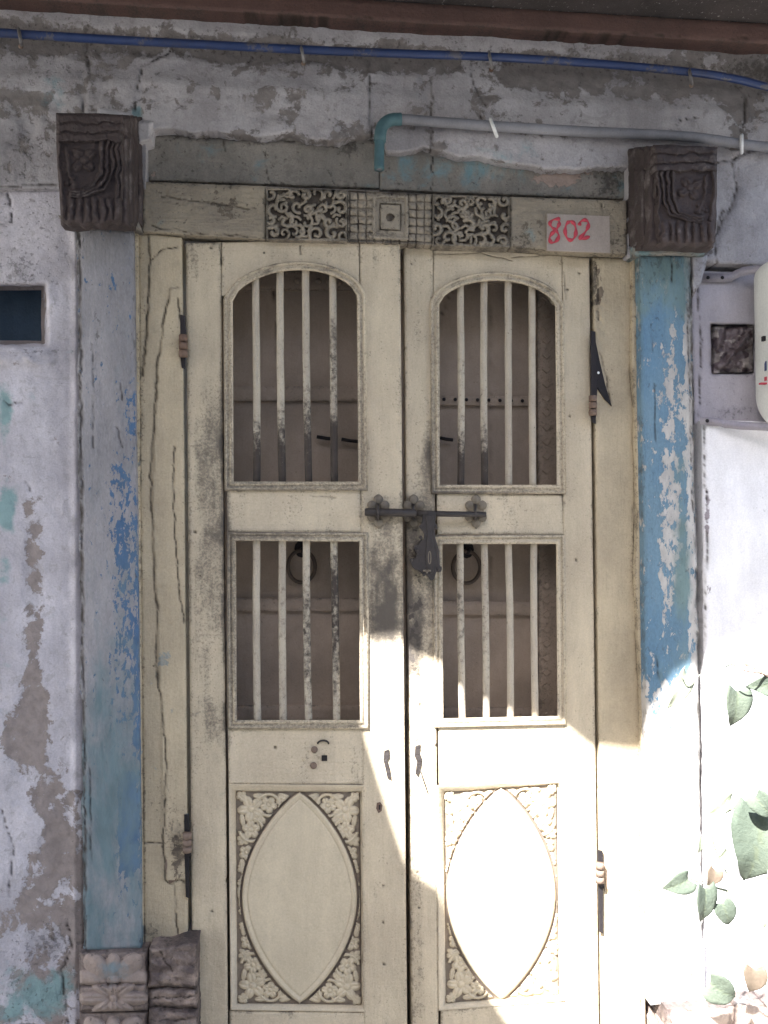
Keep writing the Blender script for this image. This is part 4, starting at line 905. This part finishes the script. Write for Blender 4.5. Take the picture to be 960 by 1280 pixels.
ir = inner_leaf(496, 735, 'brown inner door with ring handle behind the right leaf bars', [(338, 352), (494, 506), (751, 768), (884, 902)], (583, 709), [(2.6, [(612, 352), (612, 494)]), (2.6, [(612, 506), (612, 751)]), (1.4, [(552, 395), (570, 350)])], 708)
for k in range(7): dome('rail_boss', 372+k*13, 351+.5*k, -.150, .0085, M['inner'], il, .5)
for k in range(9): dome('rail_boss', 555+k*14, 499+.3*k, -.150, .005, M['iron_d'], ir, .6)
for x0, x1, y, tg in ((396, 420, 547, il), (427, 449, 550, il), (549, 566, 548, ir)):
    tube('latch_bar', [W(x0, y-1, -.150), W((x0+x1)/2, y+1, -.148), W(x1, y+2, -.150)], .005, M['iron_d'], tg, 8)
slab('studded_jamb', [(672, 310), (735, 312), (735, 1390), (676, 1390)], M['inner'], d=-.125, thick=.04, parent=frame, res=4, mk=lambda X, Y: dict(D=.35+0*X))
for k in range(30):
    y = 372+k*18
    plate('jamb_stud', [(677, y), (683, y-4), (688, y), (683, y+5)], -.126, .006, M['inner'], frame, .001)

# ================================================================== NUMBER PLATE
npl = empty('number_plate', tuple(P(720, 318, .06)), 'painted board with red hand written number 802 on the lintel', 'sign')
plate('board', [(683, 268), (761, 271), (762, 317), (683, 314)], .0255, .006, M['plate'], npl, .001)
def ribbon(name, pts, w, d, mat, parent):
    c = curve3([(x, y, 0) for x, y in pts], 5); c = np.array(c)[:, :2]; N = len(c); V = []; rr = random.Random(len(pts))
    for i in range(N):
        t = c[min(i+1, N-1)]-c[max(i-1, 0)]; t = t/np.linalg.norm(t); nn = np.array([-t[1], t[0]]); ww = w*(.8+.35*math.sin(i*.7+1))*(1 if 0 < i < N-1 else .6)
        for s in (-1, 1):
            q = c[i]+nn*s*ww/2; V.append(W(q[0], q[1], d+.0008+i*2e-6))
        for s in (1, -1):
            q = c[i]+nn*s*ww/2; V.append(W(q[0], q[1], d-.001+i*2e-6))
    Q = []
    for i in range(N-1):
        for k in range(4): Q.append([i*4+k, i*4+(k+1) % 4, (i+1)*4+(k+1) % 4, (i+1)*4+k])
    return put(name, mesh_np(name, np.array(V), Q, None, None, False), mat, parent)
for nm, pts in (('digit_eight', [(441, 547), (424, 549), (415, 558), (420, 568), (431, 577), (437, 590), (430, 603), (419, 606), (414, 596), (420, 584), (431, 573), (438, 560), (437, 552)]),
                ('digit_zero', [(463, 553), (455, 563), (453, 580), (458, 595), (468, 600), (477, 592), (480, 576), (476, 560), (467, 553), (461, 555)]),
                ('digit_two', [(488, 564), (492, 554), (503, 550), (511, 557), (509, 570), (500, 584), (489, 597), (500, 596), (515, 591)])):
    ribbon(nm, [(480+x/2, y/2) for x, y in pts], 4.4, .0322, M['red'], npl)

# ================================================================== PIPES
bp_ = empty('blue_pipe', tuple(P(0, 60, .05)), 'blue plastic water pipe sagging along the top of the wall', 'pipe')
pp = [(-330, 20), (-120, 32), (0, 41), (110, 48), (240, 55), (378, 62), (500, 67), (612, 71), (740, 79), (862, 90), (920, 99), (975, 112), (1080, 128), (1300, 150)]
tube('pipe_run', curve3([W(x, y, .052) for x, y in pp], 8), .0100, M['bluepipe'], bp_, 12, mk=lambda t: (.15+.35*math.sin(t*40)**2, 0, .15+.3*math.sin(t*23+1)**2, 0))
for i, (x, y) in enumerate(((25, 43), (378, 64), (613, 72), (863, 92))):
    c = tube('pipe_clip', [W(x+2*math.cos(a), y+3+10*math.cos(a), .044+.022*math.sin(a)) for a in np.linspace(0.15, math.pi-.15, 12)], .0042, M['clip'], bp_, 8)
    dome('clip_screw', x+1, y+15, .034, .006, M['rust'], bp_, .8, 10)
cd = empty('grey_conduit', tuple(P(474, 212, .05)), 'grey conduit pipe bending down at a teal elbow above the lintel', 'pipe')
cp = [(474, 212), (474, 195), (475, 172), (477, 160), (484, 152), (498, 149), (540, 152), (620, 158), (740, 165), (860, 171), (960, 184), (1100, 194), (1300, 210)]
cc = curve3([W(x, y, .05) for x, y in cp], 8)
tube('conduit_run', cc, .0125, M['conduit'], cd, 14, mk=lambda t: (float(np.interp(t, [0, .18, .4, .5], [.9, .8, .2, .0])), 0, .15, 0))
tube('elbow_fitting', [cc[k] for k in range(14, 42, 3)], .0150, M['conduit'], cd, 14, mk=lambda t: (.75, 0, .1, 0))
for x, y in ((617, 158.5), (925, 179)):
    tube('conduit_clip', [W(x+(4*math.cos(a) if x < 700 else 2), y+11*math.cos(a)+1, .040+.030*math.sin(a)) for a in np.linspace(.1, math.pi-.1, 12)], .0045, M['clip_w'], cd, 8)

# ================================================================== METER CASING, STRAPS, WALL HOLLOW
mc = empty('meter_casing', tuple(P(985, 540, .1)), 'white rounded plastic casing strapped to the right wall, cut by the picture edge', 'casing')
def casing():
    V = []; nz, na = 40, 40; z0 = W(985, 318, .1)[2]; z1 = W(985, 540, .1)[2]; cx = W(996, 430, .1)[0]
    for i in range(nz+1):
        t = i/nz; z = z0+(z1-z0)*t; e = min(t/.10, 1); e2 = min((1-t)/.22, 1)
        s = math.sqrt(max(0, 1-(1-e)**2))*math.sqrt(max(0, 1-(1-e2)**2))
        s = .05+.95*s
        for k in range(na):
            a = 2*math.pi*k/na; c_, s_ = math.cos(a), math.sin(a); p = .75
            V.append((cx+.088*s*math.copysign(abs(c_)**p, c_), -.095+.085*s*math.copysign(abs(s_)**p, s_), z))
    Q = [[i*na+k, i*na+(k+1) % na, (i+1)*na+(k+1) % na, (i+1)*na+k] for i in range(nz) for k in range(na)]
    V.append((cx, -.095, z0)); V.append((cx, -.095, z1)); T = [[len(V)-2, (k+1) % na, k] for k in range(na)]+[[len(V)-1, nz*na+k, nz*na+(k+1) % na] for k in range(na)]
    me = mesh_np('casing_body', np.array(V), Q, T); bm = bmesh.new(); bm.from_mesh(me); bmesh.ops.recalc_face_normals(bm, faces=bm.faces); bm.to_mesh(me); bm.free()
    for p in me.polygons: p.use_smooth = True
    return put('casing_body', me, M['white'], mc)
casing()
def strap(pts, h_, mat, name, w=.0022):
    V = []
    for (x, y, d) in pts:
        for yy, dd in ((y-h_/2, d), (y+h_/2, d), (y+h_/2, d-w), (y-h_/2, d-w)): V.append(W(x, yy, dd))
    Q = [[i*4+k, i*4+(k+1) % 4, (i+1)*4+(k+1) % 4, (i+1)*4+k] for i in range(len(pts)-1) for k in range(4)]
    Q += [[0, 1, 2, 3], [len(V)-4, len(V)-3, len(V)-2, len(V)-1]]
    me = mesh_np(name, np.array(V), Q, None, None, False)
    bm = bmesh.new(); bm.from_mesh(me); bmesh.ops.recalc_face_normals(bm, faces=bm.faces); bm.to_mesh(me); bm.free()
    return put(name, me, mat, mc)
strap([(877, 347, .010), (913, 347, .010), (918, 344, .016), (928, 339, .030), (945, 337, .05), (962, 338, .09), (985, 339, .12)], 11, M['strap'], 'steel_strap')
strap([(875, 526, .043), (900, 528, .044), (906, 530, .052), (925, 532, .06), (948, 533, .075), (970, 534, .10)], 10, M['strap'], 'steel_strap')
for x, y, d in ((885, 347, .012), (903, 347, .012), (884, 526, .045)): dome('strap_screw', x, y, d, .0048, M['iron_d'], mc, .6, 10)
# faint printing and a red mark on the casing
for x, y, w_, h_, mt in ((957, 362, 3, 2, 'iron_d'), (957, 368, 3, 2.5, 'iron_d'), (957, 374, 2.5, 2, 'iron_d'), (953, 424, 3, 6, 'iron_d'), (958, 422, 3, 3, 'iron_d'), (957, 458, 3, 12, 'bluepipe'), (954, 480, 11, 2.2, 'red'), (957, 474, 3.5, 5, 'red')):
    xw = W(x, y, .165)[0]; cxw = W(996, 430, .1)[0]; cc_ = min(.999, abs((xw-cxw)/.088)); c1 = cc_**(1/.75); s1 = math.sqrt(1-c1*c1)**.75
    plate('printed_mark', [(x-w_/2, y-h_/2), (x+w_/2, y-h_/2), (x+w_/2, y+h_/2), (x-w_/2, y+h_/2)], .095+.085*s1-.004, .0095, M[mt], mc, 0)
wr = slab('crumpled_wrapping', [(892, 408), (941, 407), (941, 464), (893, 466)], M['wrap'], d=-.012, thick=.03, res=1.6, wob=2, bev=(6, .012), smooth=False,
          mk=lambda X, Y: dict(A=.2+.4*vn(X/7, Y/6, 4), H=.020*(np.abs(fbm(X/13+Y/22, Y/16-X/30, 33, 3)-.5)*-4+.5)+.012*np.exp(-((X-918+(Y-440)*.75)/2.2)**2)))
tag(wr, 'crumpled dark brown plastic stuffed in the square wall opening', 'wrapping')

# ================================================================== CREEPER
def leaf_mesh(name, cx, cy, L, ang, d, kind, fold, parent, tilt=0.0, wide=.82, mat=None):
    """heart-shaped leaf; cx, cy: middle in px, L: length in px, ang: direction of the tip (deg, 0 = down)"""
    n, m_ = 13, 9; V = []; sc = .0019; a = R(ang)
    c = W(cx, cy, d)
    rnd = random.Random(int(cx*7+cy))
    for i in range(n):
        t = i/(n-1)                       # 0 at the heart's notch, 1 at the tip
        w = wide*.5*(math.sin(math.pi*min(1, t*.92+.08)**.62))**.85*(1-.15*t) if t < 1 else 0
        for j in range(m_):
            s = (j/(m_-1))*2-1
            u = s*w; v = t-.5-(.16*(abs(s)**1.2)*(1-t)**3)*1.2
            u += .012*math.sin(9*t+3*s+rnd.random()); hgt = fold*abs(u)+.10*math.sin(math.pi*t)-.16*t*t+.02*math.sin(11*t)*abs(s)
            x = (u*math.cos(a)-v*math.sin(a)); z = -(u*math.sin(a)+v*math.cos(a)); yy = -hgt
            ct, st = math.cos(tilt), math.sin(tilt)
            V.append(c+np.array([x*ct, yy+x*st, z])*L*sc)
    Q = [[i*m_+j, (i+1)*m_+j, (i+1)*m_+j+1, i*m_+j+1] for i in range(n-1) for j in range(m_-1)]
    Mx = np.zeros((n, m_, 4)); Mx[..., 0] = .12+.25*rnd.random(); Mx[:, m_//2, 1] = .75; Mx[2::3, :, 1] = .42; Mx = Mx.reshape(-1, 4)
    o = put(name, mesh_np(name, np.array(V), Q, None, Mx), mat or M['leaf'], parent)
    sol = o.modifiers.new('thickness', 'SOLIDIFY'); sol.thickness = .0007
    return o
vine = empty('creeper_plant', tuple(P(1010, 1420, .12)), 'sunlit creeper with heart shaped leaves hanging before the right wall', 'creeper')
LV = [(919, 887, 50, 8, .10, 0), (958, 856, 46, 80, .12, 0), (848, 866, 52, 28, .13, 1), (900, 1010, 40, 52, .12, 1), (944, 1062, 96, 8, .16, 0), (955, 1010, 34, -40, .20, 0), (845, 1106, 34, 60, .14, 0), (880, 1133, 46, 6, .15, 0),
      (908, 1144, 34, -22, .14, 0), (890, 1098, 24, 20, .13, 2), (875, 1058, 22, 12, .12, 1), (903, 1068, 22, 65, .12, 1), (905, 1240, 44, -60, .16, 0), (941, 1227, 34, 5, .15, 2), (990, 1120, 60, -20, .2, 0), (1000, 950, 50, 20, .22, 0), (930, 1010, 26, 40, .13, 1), (952, 1150, 28, -30, .13, 1), (868, 1215, 24, 30, .13, 1), (985, 1200, 60, 30, .2, 1)]
M['leaf_brown'] = mat_paint('dry_leaf', (.13, .10, .075), (.10, .08, .06), rough=.6, bump=.3, spk=.2)
roots = [(1020, 860), (1020, 1040), (1015, 1160), (1015, 1250)]
for x, y, L_, a, d, kd in LV:
    leaf_mesh('leaf', x, y, L_*.80, a, d+.32, kd, .25, vine, random.uniform(-.5, .5), wide=.9 if kd != 1 else .5, mat=(M['leaf'], M['leaf_pale'], M['leaf_brown'])[kd])
mains = [[(1040, 1420), (1020, 1300), (1030, 1150), (1015, 1000), (985, 880), (960, 846), (930, 838), (908, 826), (897, 816)], [(1020, 1280), (985, 1180), (930, 1120), (905, 1085), (890, 1040), (910, 1000)], [(1030, 1320), (980, 1250), (930, 1215), (900, 1225)], [(930, 1120), (890, 1108), (862, 1098), (846, 1092)],
         [(960, 846), (930, 830), (890, 838), (860, 850), (850, 842)]]
for k, pts in enumerate(mains):
    c3_ = curve3([W(x, y, .44+.03*math.sin(i*1.3+k)) for i, (x, y) in enumerate(pts)], 6)
    tube('stem', c3_, list(np.linspace(.0028, .0012, len(c3_))), M['stem'] if k == 0 else M['leaf_pale'], vine, 8)
for (x, y, u, v) in ((930, 838, 934, 822), (938, 841, 944, 829), (950, 843, 955, 832), (936, 838, 930, 828), (908, 826, 905, 814)):
    tube('tendril', curve3([W(x, y, .44), W((x+u)/2+2, (y+v)/2, .45), W(u, v, .445)], 4), .0010, M['stem'], vine, 6)

# ================================================================== ADDED BLOCKER out of view, its edge shaped to cast the sun patch
ZA = 3.1
OUT = [(760, 1432, -0.012), (690, 1350, -0.012), (640, 1285, -0.012), (602, 1230, -0.012), (566, 1160, -0.01), (548, 1110, -0.01), (520, 1090, 0.01), (508, 1080, 0.014), (482, 1000, 0.013), (458, 925, 0.012), (447, 860, 0.012), (449, 800, 0.012), (500, 793, 0.014), (522, 818, -0.008), (550, 830, -0.009), (580, 862, -0.01), (640, 886, -0.012), (700, 902, -0.013), (742, 936, -0.014), (798, 938, -0.004), (812, 893, 0.045), (845, 842, 0.045), (874, 826, 0.045), (900, 806, 0.035), (960, 786, 0.035), (1040, 770, 0.035), (1400, 740, 0.035)]
pts2 = []
for x, y, d in OUT:
    p = W(x, y, d); t = (ZA-p[2])/SUNV[2]; q = p+SUNV*t; pts2.append((q[0], q[1]))
last = pts2[-1]
poly = pts2+[(last[0], -.01), (-4.2, -.01), (-4.2, -3.6), (pts2[0][0]-.2, -3.6)]
aw = empty('cloth_blocker', (-1.5, -.02, ZA), 'unseen added cloth awning stretched over the lane above the doorway', 'blocker')
bm = bmesh.new(); f = bm.faces.new([bm.verts.new((x, y, ZA)) for x, y in poly])
r = bmesh.ops.extrude_face_region(bm, geom=[f]); [setattr(g.co, 'z', ZA+.004) for g in r['geom'] if isinstance(g, bmesh.types.BMVert)]
bmesh.ops.triangulate(bm, faces=bm.faces); bmesh.ops.recalc_face_normals(bm, faces=bm.faces)
me = bpy.data.meshes.new('cloth'); bm.to_mesh(me); bm.free(); put('cloth', me, M['blocker_cloth'], aw)
for x in (-4.1, -3.2, -2.3): tube('blocker_rafter', [(x, .0, ZA+.03), (x, -1.8, ZA+.035), (x, -3.6, ZA+.03)], .022, M['jamb'], aw, 10)  # rafters invented to go with the added cloth

# ---- the house across the lane, behind the camera
opp = empty('opposite_house', (0, -4.8, 0), 'plain plastered house wall across the narrow lane', 'house')
bm = bmesh.new(); bmesh.ops.create_cube(bm, size=1)
for v in bm.verts: v.co = Vector((v.co.x*14, -4.95+v.co.y*.3, 2.2+v.co.z*4.4))
me = bpy.data.meshes.new('wall'); bm.to_mesh(me); bm.free(); put('wall', me, M['opp'], opp)
bm = bmesh.new(); bmesh.ops.create_cube(bm, size=1)
for v in bm.verts: v.co = Vector((v.co.x*14.2, -4.92+v.co.y*.5, 4.46+v.co.z*.12))
me = bpy.data.meshes.new('roof_slab'); bm.to_mesh(me); bm.free(); put('roof_slab', me, M['ground'], opp)
